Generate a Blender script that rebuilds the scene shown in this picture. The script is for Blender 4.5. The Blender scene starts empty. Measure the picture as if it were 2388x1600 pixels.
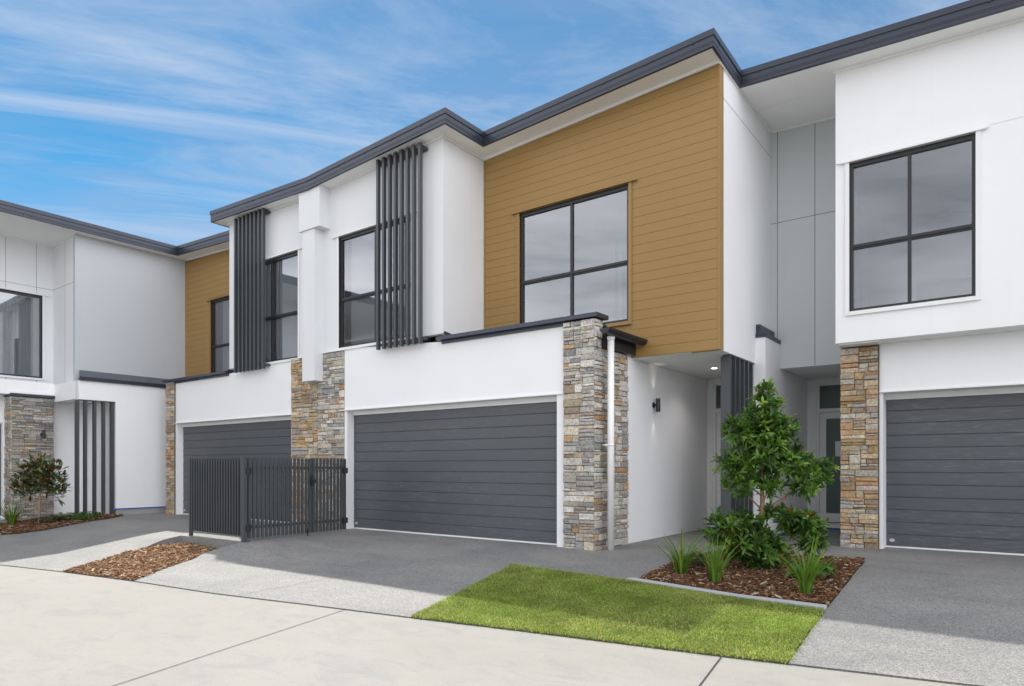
import bpy, bmesh, math, random
from mathutils import Vector, Matrix

random.seed(7)
SC = bpy.context.scene
COL = SC.collection
RND = random.Random(11)

# ------------------------------------------------------------------ materials
def new_mat(name):
    m = bpy.data.materials.new(name); m.use_nodes = True
    nt = m.node_tree; nt.nodes.clear()
    out = nt.nodes.new('ShaderNodeOutputMaterial')
    b = nt.nodes.new('ShaderNodeBsdfPrincipled')
    nt.links.new(b.outputs[0], out.inputs[0])
    return m, nt, b

def N(nt, t, **kw):
    n = nt.nodes.new(t)
    for k, v in kw.items():
        if k in n.inputs: n.inputs[k].default_value = v
        else: setattr(n, k, v)
    return n

def math_node(nt, op, a, b=None, clamp=False):
    n = nt.nodes.new('ShaderNodeMath'); n.operation = op; n.use_clamp = clamp
    for i, x in enumerate((a, b)):
        if x is None: continue
        if isinstance(x, (int, float)): n.inputs[i].default_value = x
        else: nt.links.new(x, n.inputs[i])
    return n.outputs[0]

def pos(nt):
    return nt.nodes.new('ShaderNodeNewGeometry').outputs['Position']

def noise_tex(nt, vec, scale, detail=4, rough=.55, dist=0):
    n = N(nt, 'ShaderNodeTexNoise', Scale=scale, Detail=detail, Roughness=rough, Distortion=dist)
    nt.links.new(vec, n.inputs['Vector']); return n

def ramp(nt, fac, stops):
    r = nt.nodes.new('ShaderNodeValToRGB')
    while len(r.color_ramp.elements) < len(stops): r.color_ramp.elements.new(.5)
    for e, (p, c) in zip(r.color_ramp.elements, stops):
        e.position = p; e.color = (*c, 1) if len(c) == 3 else c
    nt.links.new(fac, r.inputs[0]); return r.outputs[0]

def mixc(nt, fac, a, b, mode='MIX'):
    n = nt.nodes.new('ShaderNodeMix'); n.data_type = 'RGBA'; n.blend_type = mode
    for s, x in ((0, fac), (6, a), (7, b)):
        if isinstance(x, (int, float)): n.inputs[s].default_value = x
        elif isinstance(x, tuple): n.inputs[s].default_value = (*x, 1)
        else: nt.links.new(x, n.inputs[s])
    return n.outputs[2]

def bump(nt, b, h, strength=.3, dist=.01):
    n = N(nt, 'ShaderNodeBump', Strength=strength, Distance=dist)
    nt.links.new(h, n.inputs['Height']); nt.links.new(n.outputs[0], b.inputs['Normal'])

def mapped(nt, scale):
    mp = nt.nodes.new('ShaderNodeMapping'); mp.inputs['Scale'].default_value = scale
    nt.links.new(pos(nt), mp.inputs[0]); return mp.outputs[0]

def paint(name, col, rough=.55, joints=1.2, joint_dark=.1, var=.04):
    m, nt, b = new_mat(name)
    p = pos(nt)
    n = noise_tex(nt, p, .9, 5); n2 = noise_tex(nt, p, 160, 2)
    c = mixc(nt, n.outputs[0], tuple(x*(1-var) for x in col), tuple(min(1, x*(1+var)) for x in col))
    st = noise_tex(nt, mapped(nt, (5, 5, .35)), 1.0, 5, .6, .3)
    c = mixc(nt, math_node(nt, 'MULTIPLY', ramp(nt, st.outputs[0], [(.52, (0, 0, 0)), (.75, (1, 1, 1))]), .05), c, tuple(x*.72 for x in col))
    if joints:
        s = nt.nodes.new('ShaderNodeSeparateXYZ'); nt.links.new(p, s.inputs[0])
        t = math_node(nt, 'ADD', s.outputs[0], s.outputs[1])
        t = math_node(nt, 'FRACT', math_node(nt, 'DIVIDE', math_node(nt, 'ADD', t, 60.37), joints))
        t = math_node(nt, 'ABSOLUTE', math_node(nt, 'SUBTRACT', t, .5))
        k = math_node(nt, 'LESS_THAN', t, .0035/joints)
        c = mixc(nt, k, c, tuple(x*(1-joint_dark) for x in col))
    nt.links.new(c, b.inputs['Base Color']); b.inputs['Roughness'].default_value = rough
    b.inputs['Specular IOR Level'].default_value = .3
    bump(nt, b, n2.outputs[0], .12, .002)
    return m

def metal_paint(name, col, rough=.38, spec=.5, metal=0.):
    m, nt, b = new_mat(name)
    n = noise_tex(nt, pos(nt), 3.0, 4)
    c = mixc(nt, n.outputs[0], tuple(x*.9 for x in col), tuple(x*1.12 for x in col))
    nt.links.new(c, b.inputs['Base Color'])
    r = ramp(nt, n.outputs[0], [(.3, (rough*.85,)*3), (.7, (rough*1.15,)*3)])
    nt.links.new(r, b.inputs['Roughness']); b.inputs['Specular IOR Level'].default_value = spec; b.inputs['Metallic'].default_value = metal
    return m

M = {}
M['white'] = paint('white_render', (.83, .838, .848), joint_dark=.035)
M['trim'] = paint('white_trim', (.80, .805, .80), joints=0)
M['pale'] = paint('pale_grey_paint', (.72, .735, .75), joints=1.2, joint_dark=.06)
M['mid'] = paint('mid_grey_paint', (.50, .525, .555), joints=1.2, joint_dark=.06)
M['grey'] = paint('grey_panel', (.575, .61, .62), joints=0)
M['soffit'] = paint('soffit_white', (.84, .845, .83), joints=1.8, joint_dark=.05)
M['brown'] = paint('brown_weatherboard', (.318, .197, .070), rough=.5, joints=0, var=.05)
M['dark'] = metal_paint('dark_roof_metal', (.036, .044, .064), .34, .6, .25)
M['batten'] = metal_paint('charcoal_aluminium', (.070, .077, .084), .40, .5, .30)
M['frame'] = metal_paint('black_window_frame', (.016, .018, .022), .4, .5)
M['pipe'] = paint('white_pvc', (.80, .80, .80), rough=.35, joints=0, var=.02)
M['plinth'] = paint('concrete_plinth', (.34, .33, .32), rough=.85, joints=0, var=.15)
M['steel'] = metal_paint('brushed_steel', (.5, .5, .5), .3, .8)
M['tape'] = paint('blue_tape', (.01, .09, .42), rough=.6, joints=0)
M['paper'] = paint('paper', (.72, .74, .82), rough=.8, joints=0)
M['room'] = paint('interior_paint', (.76, .77, .78), rough=.8, joints=0)
M['curtain'] = paint('sheer_curtain_and_panel', (.82, .84, .86), rough=.9, joints=0)  # also used on the added panels behind the panes
M['turf'] = paint('turf_thatch', (.16, .17, .06), rough=.95, joints=0, var=.3)
M['soil'] = paint('soil', (.07, .05, .035), rough=.95, joints=0, var=.3)
M['frosted'] = paint('frosted_glass', (.095, .135, .125), rough=.25, joints=0, var=.06)

def emit(name, col, s):
    m, nt, b = new_mat(name)
    b.inputs['Base Color'].default_value = (.8, .8, .8, 1)
    b.inputs['Emission Color'].default_value = (*col, 1); b.inputs['Emission Strength'].default_value = s
    return m
M['lamp'] = emit('lit_downlight', (1, .86, .82), 6)

def glass():
    m = bpy.data.materials.new('window_glass'); m.use_nodes = True
    nt = m.node_tree; nt.nodes.clear()
    out = nt.nodes.new('ShaderNodeOutputMaterial')
    tr = N(nt, 'ShaderNodeBsdfTransparent'); tr.inputs[0].default_value = (.91, .94, .95, 1)
    gl = N(nt, 'ShaderNodeBsdfGlossy', Roughness=.0); gl.inputs[0].default_value = (.93, .96, 1, 1)
    fr = N(nt, 'ShaderNodeFresnel', IOR=GLASS_IOR)
    mx = nt.nodes.new('ShaderNodeMixShader')
    nt.links.new(fr.outputs[0], mx.inputs[0]); nt.links.new(tr.outputs[0], mx.inputs[1]); nt.links.new(gl.outputs[0], mx.inputs[2])
    nt.links.new(mx.outputs[0], out.inputs[0])
    return m
GLASS_IOR = 3.0
M['glass'] = glass()

def garage():
    m, nt, b = new_mat('garage_woodgrain')
    p = pos(nt)
    s = nt.nodes.new('ShaderNodeSeparateXYZ'); nt.links.new(p, s.inputs[0])
    row = math_node(nt, 'FLOOR', math_node(nt, 'DIVIDE', s.outputs[2], .19))
    cx = nt.nodes.new('ShaderNodeCombineXYZ')
    nt.links.new(math_node(nt, 'ADD', math_node(nt, 'MULTIPLY', math_node(nt, 'ADD', s.outputs[0], s.outputs[1]), 4.0), math_node(nt, 'MULTIPLY', row, 7.31)), cx.inputs[0])
    nt.links.new(math_node(nt, 'MULTIPLY', s.outputs[2], 46.0), cx.inputs[2])
    n = noise_tex(nt, cx.outputs[0], 1.0, 6, .62, .8)
    n2 = noise_tex(nt, mapped(nt, (.55, .55, 2.2)), 1.0, 3)
    f = math_node(nt, 'MULTIPLY', ramp(nt, n.outputs[0], [(.5, (0, 0, 0)), (.72, (1, 1, 1))]), ramp(nt, n2.outputs[0], [(.38, (0, 0, 0)), (.62, (1, 1, 1))]))
    c = mixc(nt, f, (.080, .087, .099), (.155, .164, .182))
    nt.links.new(c, b.inputs['Base Color'])
    nt.links.new(ramp(nt, n.outputs[0], [(.3, (.30,)*3), (.7, (.52,)*3)]), b.inputs['Roughness'])
    bump(nt, b, n.outputs[0], .5, .003)
    return m
M['garage'] = garage()

def concrete():
    m, nt, b = new_mat('road_concrete')
    p = pos(nt)
    big = noise_tex(nt, mapped(nt, (.35, .9, .35)), 1.1, 6, .6, .6)
    mid = noise_tex(nt, p, 3.2, 6, .65, .4); fine = noise_tex(nt, p, 120, 3)
    st = noise_tex(nt, mapped(nt, (.8, 1.6, 1)), 1.9, 7, .7, 1.2)
    c = ramp(nt, big.outputs[0], [(.25, (.255, .246, .222)), (.55, (.278, .269, .244)), (.8, (.296, .287, .262))])
    c = mixc(nt, math_node(nt, 'MULTIPLY', ramp(nt, mid.outputs[0], [(.40, (1, 1, 1)), (.6, (0, 0, 0))]), .25), c, (.245, .24, .23))
    c = mixc(nt, math_node(nt, 'MULTIPLY', ramp(nt, st.outputs[0], [(.36, (1, 1, 1)), (.50, (0, 0, 0))]), .46), c, (.195, .198, .202))
    sp = ramp(nt, fine.outputs[0], [(.3, (.86,)*3), (.7, (1.08,)*3)])
    c = mixc(nt, 1.0, c, sp, 'MULTIPLY')
    nt.links.new(c, b.inputs['Base Color']); b.inputs['Roughness'].default_value = .8
    bump(nt, b, fine.outputs[0], .25, .003)
    return m
M['road'] = concrete()

def aggregate():
    m, nt, b = new_mat('exposed_aggregate')
    p = pos(nt)
    v = N(nt, 'ShaderNodeTexVoronoi', Scale=118.0, Randomness=1.0); nt.links.new(p, v.inputs['Vector'])
    s = nt.nodes.new('ShaderNodeSeparateColor'); nt.links.new(v.outputs['Color'], s.inputs[0])
    c = ramp(nt, s.outputs[0], [(.0, (.085, .088, .093)), (.24, (.15, .154, .16)), (.5, (.268, .268, .266)), (.75, (.36, .354, .338)), (1, (.46, .45, .42))])
    f = noise_tex(nt, p, 240, 3)
    c = mixc(nt, .35, c, ramp(nt, f.outputs[0], [(.35, (.16, .165, .17)), (.65, (.40, .39, .37))]))
    big = noise_tex(nt, mapped(nt, (.6, 1.0, 1)), 1.3, 5, .6, .5)
    c = mixc(nt, 1.0, c, ramp(nt, big.outputs[0], [(.3, (.60, .61, .63)), (.7, (.88, .868, .842))]), 'MULTIPLY')
    nt.links.new(c, b.inputs['Base Color']); b.inputs['Roughness'].default_value = .7
    bump(nt, b, v.outputs['Distance'], .45, .006)
    return m
M['aggregate'] = aggregate()

def attr_mat(name, rough=.7, spec=.3, noise_scale=30, var=.35, bmp=.3, trans=0, sheen=0):
    m, nt, b = new_mat(name)
    a = nt.nodes.new('ShaderNodeAttribute'); a.attribute_name = 'col'
    p = pos(nt)
    n = noise_tex(nt, p, noise_scale, 5, .65, .3)
    c = mixc(nt, 1.0, a.outputs[0], ramp(nt, n.outputs[0], [(.25, (1-var,)*3), (.75, (1+var,)*3)]), 'MULTIPLY')
    nt.links.new(c, b.inputs['Base Color']); b.inputs['Roughness'].default_value = rough
    b.inputs['Specular IOR Level'].default_value = spec
    if bmp: bump(nt, b, n.outputs[0], bmp, .006)
    if trans:
        out = [x for x in nt.nodes if x.type == 'OUTPUT_MATERIAL'][0]
        t = nt.nodes.new('ShaderNodeBsdfTranslucent'); nt.links.new(mixc(nt, 1.0, c, (1.25, 1.35, .6), 'MULTIPLY'), t.inputs[0])
        mx = nt.nodes.new('ShaderNodeMixShader'); mx.inputs[0].default_value = trans
        nt.links.new(b.outputs[0], mx.inputs[1]); nt.links.new(t.outputs[0], mx.inputs[2]); nt.links.new(mx.outputs[0], out.inputs[0])
    return m
M['stone'] = attr_mat('ledge_stone', .85, .2, 30, .55, .8)
M['leaf'] = attr_mat('leaf', .33, .55, 14, .22, 0, .28)
M['blade'] = attr_mat('grass_blade', .55, .3, 6, .25, 0, .3)
M['lawn'] = attr_mat('lawn_blade', .65, .2, 2.2, .35, 0, .3)
M['chip'] = attr_mat('bark_chip', .85, .2, 60, .35, .3)
M['bark'] = attr_mat('trunk_bark', .85, .2, 40, .4, .5)

# ------------------------------------------------------------------ mesh helpers
class MB:
    def __init__(s): s.v = []; s.f = []; s.c = []; s.mi = []
    def face(s, pts, col=None, mi=0):
        i = len(s.v); s.v.extend(pts); s.f.append(tuple(range(i, i+len(pts)))); s.c.append(col); s.mi.append(mi)
    def mesh(s, verts, faces, col=None, mi=0):
        i = len(s.v); s.v.extend(verts)
        for f in faces: s.f.append(tuple(i+k for k in f)); s.c.append(col); s.mi.append(mi)
    def hexa(s, b, t, col=None, mi=0):      # 4 bottom, 4 top points (ccw from above)
        s.mesh(list(b)+list(t), [(3, 2, 1, 0), (4, 5, 6, 7), (0, 1, 5, 4), (1, 2, 6, 5), (2, 3, 7, 6), (3, 0, 4, 7)], col, mi)
    def box(s, x0, x1, y0, y1, z0, z1, col=None, mi=0):
        s.hexa([(x0, y0, z0), (x1, y0, z0), (x1, y1, z0), (x0, y1, z0)], [(x0, y0, z1), (x1, y0, z1), (x1, y1, z1), (x0, y1, z1)], col, mi)
    def tube(s, pts, rad, n=8, col=None, caps=True, mi=0):
        pts = [Vector(p) for p in pts]
        if isinstance(rad, (int, float)): rad = [rad]*len(pts)
        vs = []; up = None
        for k, p in enumerate(pts):
            t = (pts[min(k+1, len(pts)-1)]-pts[max(k-1, 0)]).normalized()
            a = t.cross(Vector((0, 0, 1)) if abs(t.z) < .9 else Vector((1, 0, 0))).normalized()
            if up is not None:
                a = (up - t*up.dot(t)).normalized()
            up = a; b = t.cross(a)
            for j in range(n):
                w = 2*math.pi*j/n
                vs.append(tuple(p + (a*math.cos(w)+b*math.sin(w))*rad[k]))
        fs = [(k*n+j, k*n+(j+1) % n, (k+1)*n+(j+1) % n, (k+1)*n+j) for k in range(len(pts)-1) for j in range(n)]
        if caps: fs += [tuple(range(n))[::-1], tuple((len(pts)-1)*n+j for j in range(n))]
        s.mesh(vs, fs, col, mi)
    def build(s, name, mats, parent=None, origin=(0, 0, 0), smooth=False):
        me = bpy.data.meshes.new(name)
        ox, oy, oz = origin
        me.from_pydata([(p[0]-ox, p[1]-oy, p[2]-oz) for p in s.v], [], s.f)
        if not isinstance(mats, (list, tuple)): mats = [mats]
        for m in mats: me.materials.append(m)
        if len(mats) > 1: me.polygons.foreach_set('material_index', s.mi)
        if any(c is not None for c in s.c):
            at = me.color_attributes.new('col', 'FLOAT_COLOR', 'CORNER')
            buf = []
            for f, c in zip(s.f, s.c):
                c = c or (.5, .5, .5); buf.extend((c[0], c[1], c[2], 1.0)*len(f))
            at.data.foreach_set('color', buf)
        if smooth: me.polygons.foreach_set('use_smooth', [True]*len(me.polygons))
        me.update()
        o = bpy.data.objects.new(name, me); COL.objects.link(o)
        if parent is not None: o.parent = parent
        else: o.location = origin
        return o

ORG = {}
def thing(name, label, cat, loc, group=None):
    o = bpy.data.objects.new(name, None); COL.objects.link(o); o.location = loc
    o.empty_display_size = .3
    o['label'] = label; o['category'] = cat
    if group: o['group'] = group
    ORG[o] = loc; return o
def part(name, mb, mats, parent, root=None, smooth=False):
    r = root or parent
    o = mb.build(name, mats, parent, ORG[r], smooth); ORG[o] = ORG[r]; return o
def tag(o, label, cat, group=None):
    o['label'] = label; o['category'] = cat
    if group: o['group'] = group
def struct(o, kind='structure'): o['kind'] = kind; return o

def FY(y): return lambda u, z, d=0: (u, y-d, z)      # a wall facing -Y, u along X
def FX(x): return lambda u, z, d=0: (x+d, u, z)      # a wall facing +X, u along Y

def wall(mb, fr, u0, u1, z0, ztop, holes=(), th=.12, mi=0, cuts=()):
    zt = ztop if callable(ztop) else (lambda u: ztop)
    us = sorted({u0, u1, *[h[0] for h in holes], *[h[1] for h in holes], *cuts}); us = [u for u in us if u0 <= u <= u1]
    zs = sorted({z0, *[h[2] for h in holes], *[h[3] for h in holes]}); zs = [z for z in zs if z >= z0]
    zs.append(None)
    def Z(k, u): return zt(u) if zs[k] is None else zs[k]
    nu, nz = len(us)-1, len(zs)-1
    def filled(i, k):
        if not (0 <= i < nu and 0 <= k < nz): return False
        um = (us[i]+us[i+1])/2; zm = (Z(k, um)+Z(k+1, um))/2
        return not any(h[0] < um < h[1] and h[2] < zm < h[3] for h in holes)
    for i in range(nu):
        for k in range(nz):
            if not filled(i, k): continue
            a, b = us[i], us[i+1]
            P = [(a, Z(k, a)), (b, Z(k, b)), (b, Z(k+1, b)), (a, Z(k+1, a))]
            mb.face([fr(u, z) for u, z in P], None, mi)
            mb.face([fr(u, z, -th) for u, z in P][::-1], None, mi)
            for (di, dk, e0, e1) in ((0, -1, 0, 1), (1, 0, 1, 2), (0, 1, 2, 3), (-1, 0, 3, 0)):
                if not filled(i+di, k+dk):
                    p, q = P[e0], P[e1]
                    mb.face([fr(*q), fr(*p), fr(p[0], p[1], -th), fr(q[0], q[1], -th)], None, mi)
def fbox(mb, fr, u0, u1, z0, z1, d0, d1, mi=0, col=None):
    A = [fr(u0, z0, d0), fr(u1, z0, d0), fr(u1, z0, d1), fr(u0, z0, d1)]
    B = [fr(u0, z1, d0), fr(u1, z1, d0), fr(u1, z1, d1), fr(u0, z1, d1)]
    mb.hexa(A, B, col, mi)

def window(parent, fr, u0, u1, z0, z1, mull=(), rails=(), d=-.05, name='window', root=None):
    root = root or parent
    mb = MB(); w = .045; t0, t1 = d-.04, d+.025
    fbox(mb, fr, u0, u1, z0, z0+w, t0, t1); fbox(mb, fr, u0, u1, z1-w-.02, z1, t0, t1)
    fbox(mb, fr, u0, u0+w, z0+w, z1-w-.02, t0, t1); fbox(mb, fr, u1-w, u1, z0+w, z1-w-.02, t0, t1)
    xs = [u0+w, *mull, u1-w]
    for m in mull: fbox(mb, fr, m-.022, m+.022, z0+w, z1-w-.02, t0+.004, t1-.004)
    for r in rails:
        fbox(mb, fr, u0+w, u1-w, r-.035, r+.035, t0+.008, t1-.010)
        fbox(mb, fr, u0+w, u1-w, r-.012, r+.012, t1-.010, t1+.008)
    o = part(name, mb, M['frame'], parent, root)
    g = MB(); g.face([fr(u0+w*.5, z0+w*.5, d-.01), fr(u1-w*.5, z0+w*.5, d-.01), fr(u1-w*.5, z1-w*.5, d-.01), fr(u0+w*.5, z1-w*.5, d-.01)])
    part('pane', g, M['glass'], o, root)
    return o
def casing(mb, fr, u0, u1, z0, z1, w=.05, p=.02, head=.14, hood=.045):
    fbox(mb, fr, u0-w, u0, z0-w, z1, -.03, p); fbox(mb, fr, u1, u1+w, z0-w, z1, -.03, p)
    fbox(mb, fr, u0, u1, z0-w, z0, -.03, p+.008)
    fbox(mb, fr, u0-head, u1+head, z1, z1+.02, -.01, hood)

def stones(mb, fr, u0, u1, z0, z1, pal, seed, dmax=.035, hr=(.05, .13), wr=(.10, .38)):
    r = random.Random(seed)
    out = []
    def rec(a, b, c, d):
        w, h = b-a, d-c
        H = r.uniform(*hr)*1.25; W = r.uniform(*wr)*1.35
        if h > .42 or (h > H and (w < .26 or r.random() < .42)):
            m = c+h*r.uniform(.34, .66); rec(a, b, c, m); rec(a, b, m, d)
        elif w > W and w > .16:
            m = a+w*r.uniform(.3, .7); rec(a, m, c, d); rec(m, b, c, d)
        elif h > H:
            m = c+h*r.uniform(.34, .66); rec(a, b, c, m); rec(a, b, m, d)
        else: out.append((a, b, c, d))
    rec(u0, u1, z0, z1)
    fbox(mb, fr, u0+.01, u1-.01, z0+.01, z1-.01, -.03, .004, 0, (.11, .10, .09))
    for a, b, c, d in out:
        g = r.uniform(.0015, .005); D = r.uniform(.012, dmax)
        base = r.choices([p for p, _ in pal], [w for _, w in pal])[0]
        k = r.uniform(.80, 1.16); col = tuple(x*k*r.uniform(.975, 1.025) for x in base)
        j = lambda s=.0045: r.uniform(-s, s)
        A = [(a+g, c+g), (b-g, c+g), (b-g, d-g), (a+g, d-g)]
        e = min(.008, (d-c)*.15)
        back = [fr(u, z, 0) for u, z in A]
        mid = [fr(u+j(), z+j(), D-.007) for u, z in A]
        fro = [fr(A[0][0]+e+j(), A[0][1]+e+j(), D+j()), fr(A[1][0]-e+j(), A[1][1]+e+j(), D+j()), fr(A[2][0]-e+j(), A[2][1]-e+j(), D+j()), fr(A[3][0]+e+j(), A[3][1]-e+j(), D+j())]
        fs = [(8, 9, 10, 11)]
        for q in range(4):
            n = (q+1) % 4
            fs += [(q, n, 4+n, 4+q), (4+q, 4+n, 8+n, 8+q)]
        mb.mesh(back+mid+fro, fs, col)
GREYP = [((.37, .355, .325), 5), ((.48, .455, .415), 5), ((.285, .28, .27), 3), ((.50, .445, .36), 3), ((.42, .28, .165), 1.1), ((.32, .25, .19), 1), ((.56, .535, .50), 2.6), ((.40, .335, .25), 1.3)]
WARMP = [((.40, .275, .155), 5), ((.46, .36, .235), 4), ((.31, .24, .175), 3.2), ((.46, .42, .345), 3.8), ((.50, .42, .31), 3.2), ((.33, .32, .30), 2.6), ((.42, .26, .155), 1.1)]
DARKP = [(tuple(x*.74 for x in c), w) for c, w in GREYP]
MIXP = [((.40, .31, .20), 2), ((.46, .43, .38), 4), ((.34, .33, .31), 4), ((.52, .45, .36), 3), ((.32, .24, .17), 1.2)]

def garage_door(parent, fr, u0, u1, z0, z1, n=12):
    mb = MB(); H = (z1-z0)/n
    prof = []
    for k in range(n):
        a, b = z0+k*H, z0+(k+1)*H
        prof += [(a, -.012), (a+.003, -.001), (b-.012, .001), (b-.004, -.012)]
    prof.append((z1, -.012))
    for (za, da), (zb, db) in zip(prof, prof[1:]):
        mb.face([fr(u0, za, da), fr(u1, za, da), fr(u1, zb, db), fr(u0, zb, db)])
    o = part('garage_door', mb, M['garage'], parent)
    s = MB(); fbox(s, fr, u0-.005, u1+.005, z0-.035, z0-.001, -.03, .012); part('threshold_seal', s, M['trim'], o, parent)
    e = MB(); vs = [fr(u0+.075+.038*math.cos(t*math.pi/8), z0+.085+.024*math.sin(t*math.pi/8), .004) for t in range(16)]
    e.face(vs); part('badge', e, M['steel'], o, parent)
    return o

# ------------------------------------------------------------------ terrain
def sstep(a, b, x):
    t = min(1, max(0, (x-a)/(b-a))); return t*t*(3-2*t)
def slope_base(X, Y):
    def sp(d, w=.5): return 0 if d <= -w else (d if d >= w else (d+w)**2/(4*w))
    Y = max(Y, -6)
    Rr = -.065*sp(8.3-Y)
    L = max(-.13*sp(6.4-Y), Rr) if Y > 4.35 else Rr
    w = sstep(-10.4, -13.0, X)
    return Rr*(1-w)+L*w
def T(X, Y):
    dx = max(-11.75-X, 0, X+9.62); dy = max(6.0-Y, 0)
    return slope_base(X, Y)*sstep(0, 1, math.hypot(dx, dy/.75))

def sheet(name, outline, mat, dz=0., step=.4, skirt=.18, hf=T):
    bm = bmesh.new()
    bm.faces.new([bm.verts.new((x, y, 0)) for x, y in outline])
    xs = [p[0] for p in outline]; ys = [p[1] for p in outline]
    for ax, lo, hi in ((0, min(xs), max(xs)), (1, min(ys), max(ys))):
        st = max(step, (hi-lo)/60)
        k = lo+st
        while k < hi-1e-4:
            no = (1, 0, 0) if ax == 0 else (0, 1, 0); co = (k, 0, 0) if ax == 0 else (0, k, 0)
            bmesh.ops.bisect_plane(bm, geom=bm.verts[:]+bm.edges[:]+bm.faces[:], plane_co=co, plane_no=no, dist=1e-5)
            k += st
    for v in bm.verts: v.co.z = hf(v.co.x, v.co.y)+dz
    bmesh.ops.recalc_face_normals(bm, faces=bm.faces[:])
    if sum(f.normal.z for f in bm.faces) < 0: bmesh.ops.reverse_faces(bm, faces=bm.faces[:])
    if skirt:
        be = [e for e in bm.edges if e.is_boundary]
        r = bmesh.ops.extrude_edge_only(bm, edges=be)
        for v in [g for g in r['geom'] if isinstance(g, bmesh.types.BMVert)]: v.co.z -= skirt
    me = bpy.data.meshes.new(name); bm.to_mesh(me); bm.free(); me.materials.append(mat)
    o = bpy.data.objects.new(name, me); COL.objects.link(o); return o

def inside(p, poly):
    x, y = p; c = False
    for (x1, y1), (x2, y2) in zip(poly, poly[1:]+poly[:1]):
        if (y1 > y) != (y2 > y) and x < (x2-x1)*(y-y1)/(y2-y1)+x1: c = not c
    return c

edge = [(-30, 1.3), (-16, 3.13), (-12.507, 3.594), (-10.879, 3.851), (-9.155, 4.056), (-7.425, 4.20), (-6.097, 4.395), (-4.649, 4.591), (-3.531, 4.757), (-1.769, 4.985), (-1.317, 5.055), (.033, 5.275), (14, 7.2)]
g_ = MB(); g_.face([(-300, -300, -1.4), (300, -300, -1.4), (300, 300, -1.4), (-300, 300, -1.4)])
struct(g_.build('ground', M['soil']))
struct(sheet('road', edge+[(30, 7.2), (30, -40), (-60, -40), (-60, 1.3)], M['road'], -.006, 1.2))
struct(sheet('driveway', [(-30, 1.3), (-16, 3.13), (-12.507, 3.594), (-10.879, 3.851), (-11.62, 5.0), (-11.72, 5.6), (-11.7, 5.98), (-11.7, 8.95), (-22, 8.95), (-30, 8.95)], M['aggregate']))
struct(sheet('driveway', [(-11.7, 5.98), (-9.86, 5.98), (-9.83, 5.86), (-10.06, 5.484), (-9.729, 4.839), (-9.155, 4.056), (-7.425, 4.20), (-6.097, 4.395), (-4.649, 4.591), (-4.889, 5.599), (-5.268, 7.05), (-5.3, 8.95), (-11.7, 8.95)], M['aggregate'], step=.25))
struct(sheet('path', [(-5.268, 7.05), (-3.492, 6.892), (-3.432, 7.322), (-3.466, 8.5), (-3.275, 9.513), (-1.547, 9.558), (-1.6, 11.6), (-1.6, 15), (-5.3, 15), (-5.3, 8.95)], M['aggregate']))
struct(sheet('driveway', [(-1.547, 9.558), (-1.444, 7.955), (-1.408, 6.812), (-1.396, 6.616), (-1.347, 5.578), (-1.317, 5.055), (.033, 5.275), (14, 7.2), (14, 11.8), (-1.6, 11.8)], M['aggregate']))
# saw-cut joints in the concrete and the aggregate
def joint(name, a, b, w, mat, dz=.002, n=14):
    mb = MB(); a = Vector(a); b = Vector(b); s = (b-a).normalized(); q = Vector((-s.y, s.x))*w/2
    for k in range(n):
        p0 = a.lerp(b, k/n); p1 = a.lerp(b, (k+1)/n)
        mb.face([(p.x, p.y, T(p.x, p.y)+dz) for p in (p0-q, p1-q, p1+q, p0+q)])
    return struct(mb.build(name, mat))
M['cut'] = paint('dark_joint', (.035, .035, .035), rough=.9, joints=0)
joint('road_joint', (-5.02, -1.0), (-5.47, 4.50), .009, M['cut'], .0)
joint('road_joint', (-1.30, 1.0), (-1.769, 4.97), .009, M['cut'], .0)
for a, b in zip(edge[1:], edge[2:]): joint('road_edge_joint', a, b, .012, M['cut'], .003)
M['cut2'] = paint('faint_joint', (.15, .15, .15), rough=.9, joints=0)
joint('driveway_joint', (-9.3, 6.02), (-5.04, 5.92), .007, M['cut2'], .002)
joint('driveway_joint', (-7.1, 4.3), (-6.2, 8.6), .007, M['cut2'], .002)

LAWN = [(-4.63, 4.62), (-4.875, 5.6), (-5.245, 7.03), (-3.56, 6.88), (-2.296, 6.665), (-1.43, 6.60), (-1.37, 5.578), (-1.34, 5.08), (-1.769, 5.005), (-3.531, 4.78)]
BED2 = [(-3.44, 6.99), (-3.44, 7.322), (-3.466, 8.5), (-3.275, 9.5), (-1.56, 9.54), (-1.46, 7.955), (-1.42, 6.77), (-2.29, 6.78)]
BED1 = [(-11.45, 5.965), (-11.70, 5.6), (-11.60, 5.0), (-10.86, 3.88), (-9.17, 4.08), (-9.75, 4.839), (-10.08, 5.484), (-9.87, 5.86), (-9.89, 5.965)]
BEDD = [(-16.763, 4.816), (-16.436, 5.014), (-16.212, 5.397), (-16.36, 6.092), (-16.7, 6.86), (-17.55, 7.55), (-18.0, 7.3), (-18.55, 6.3), (-18.9, 4.7), (-17.6, 4.4)]
lawn_base = struct(sheet('turf', LAWN, M['turf'], .004, .3, .05))
struct(sheet('mulch_bed', BED2, M['soil'], .010, .3, .05))
struct(sheet('mulch_bed', BED1, M['soil'], -.012, .25, .05, slope_base))
struct(sheet('mulch_bed', BEDD, M['soil'], .012, .3, .05))

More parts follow.
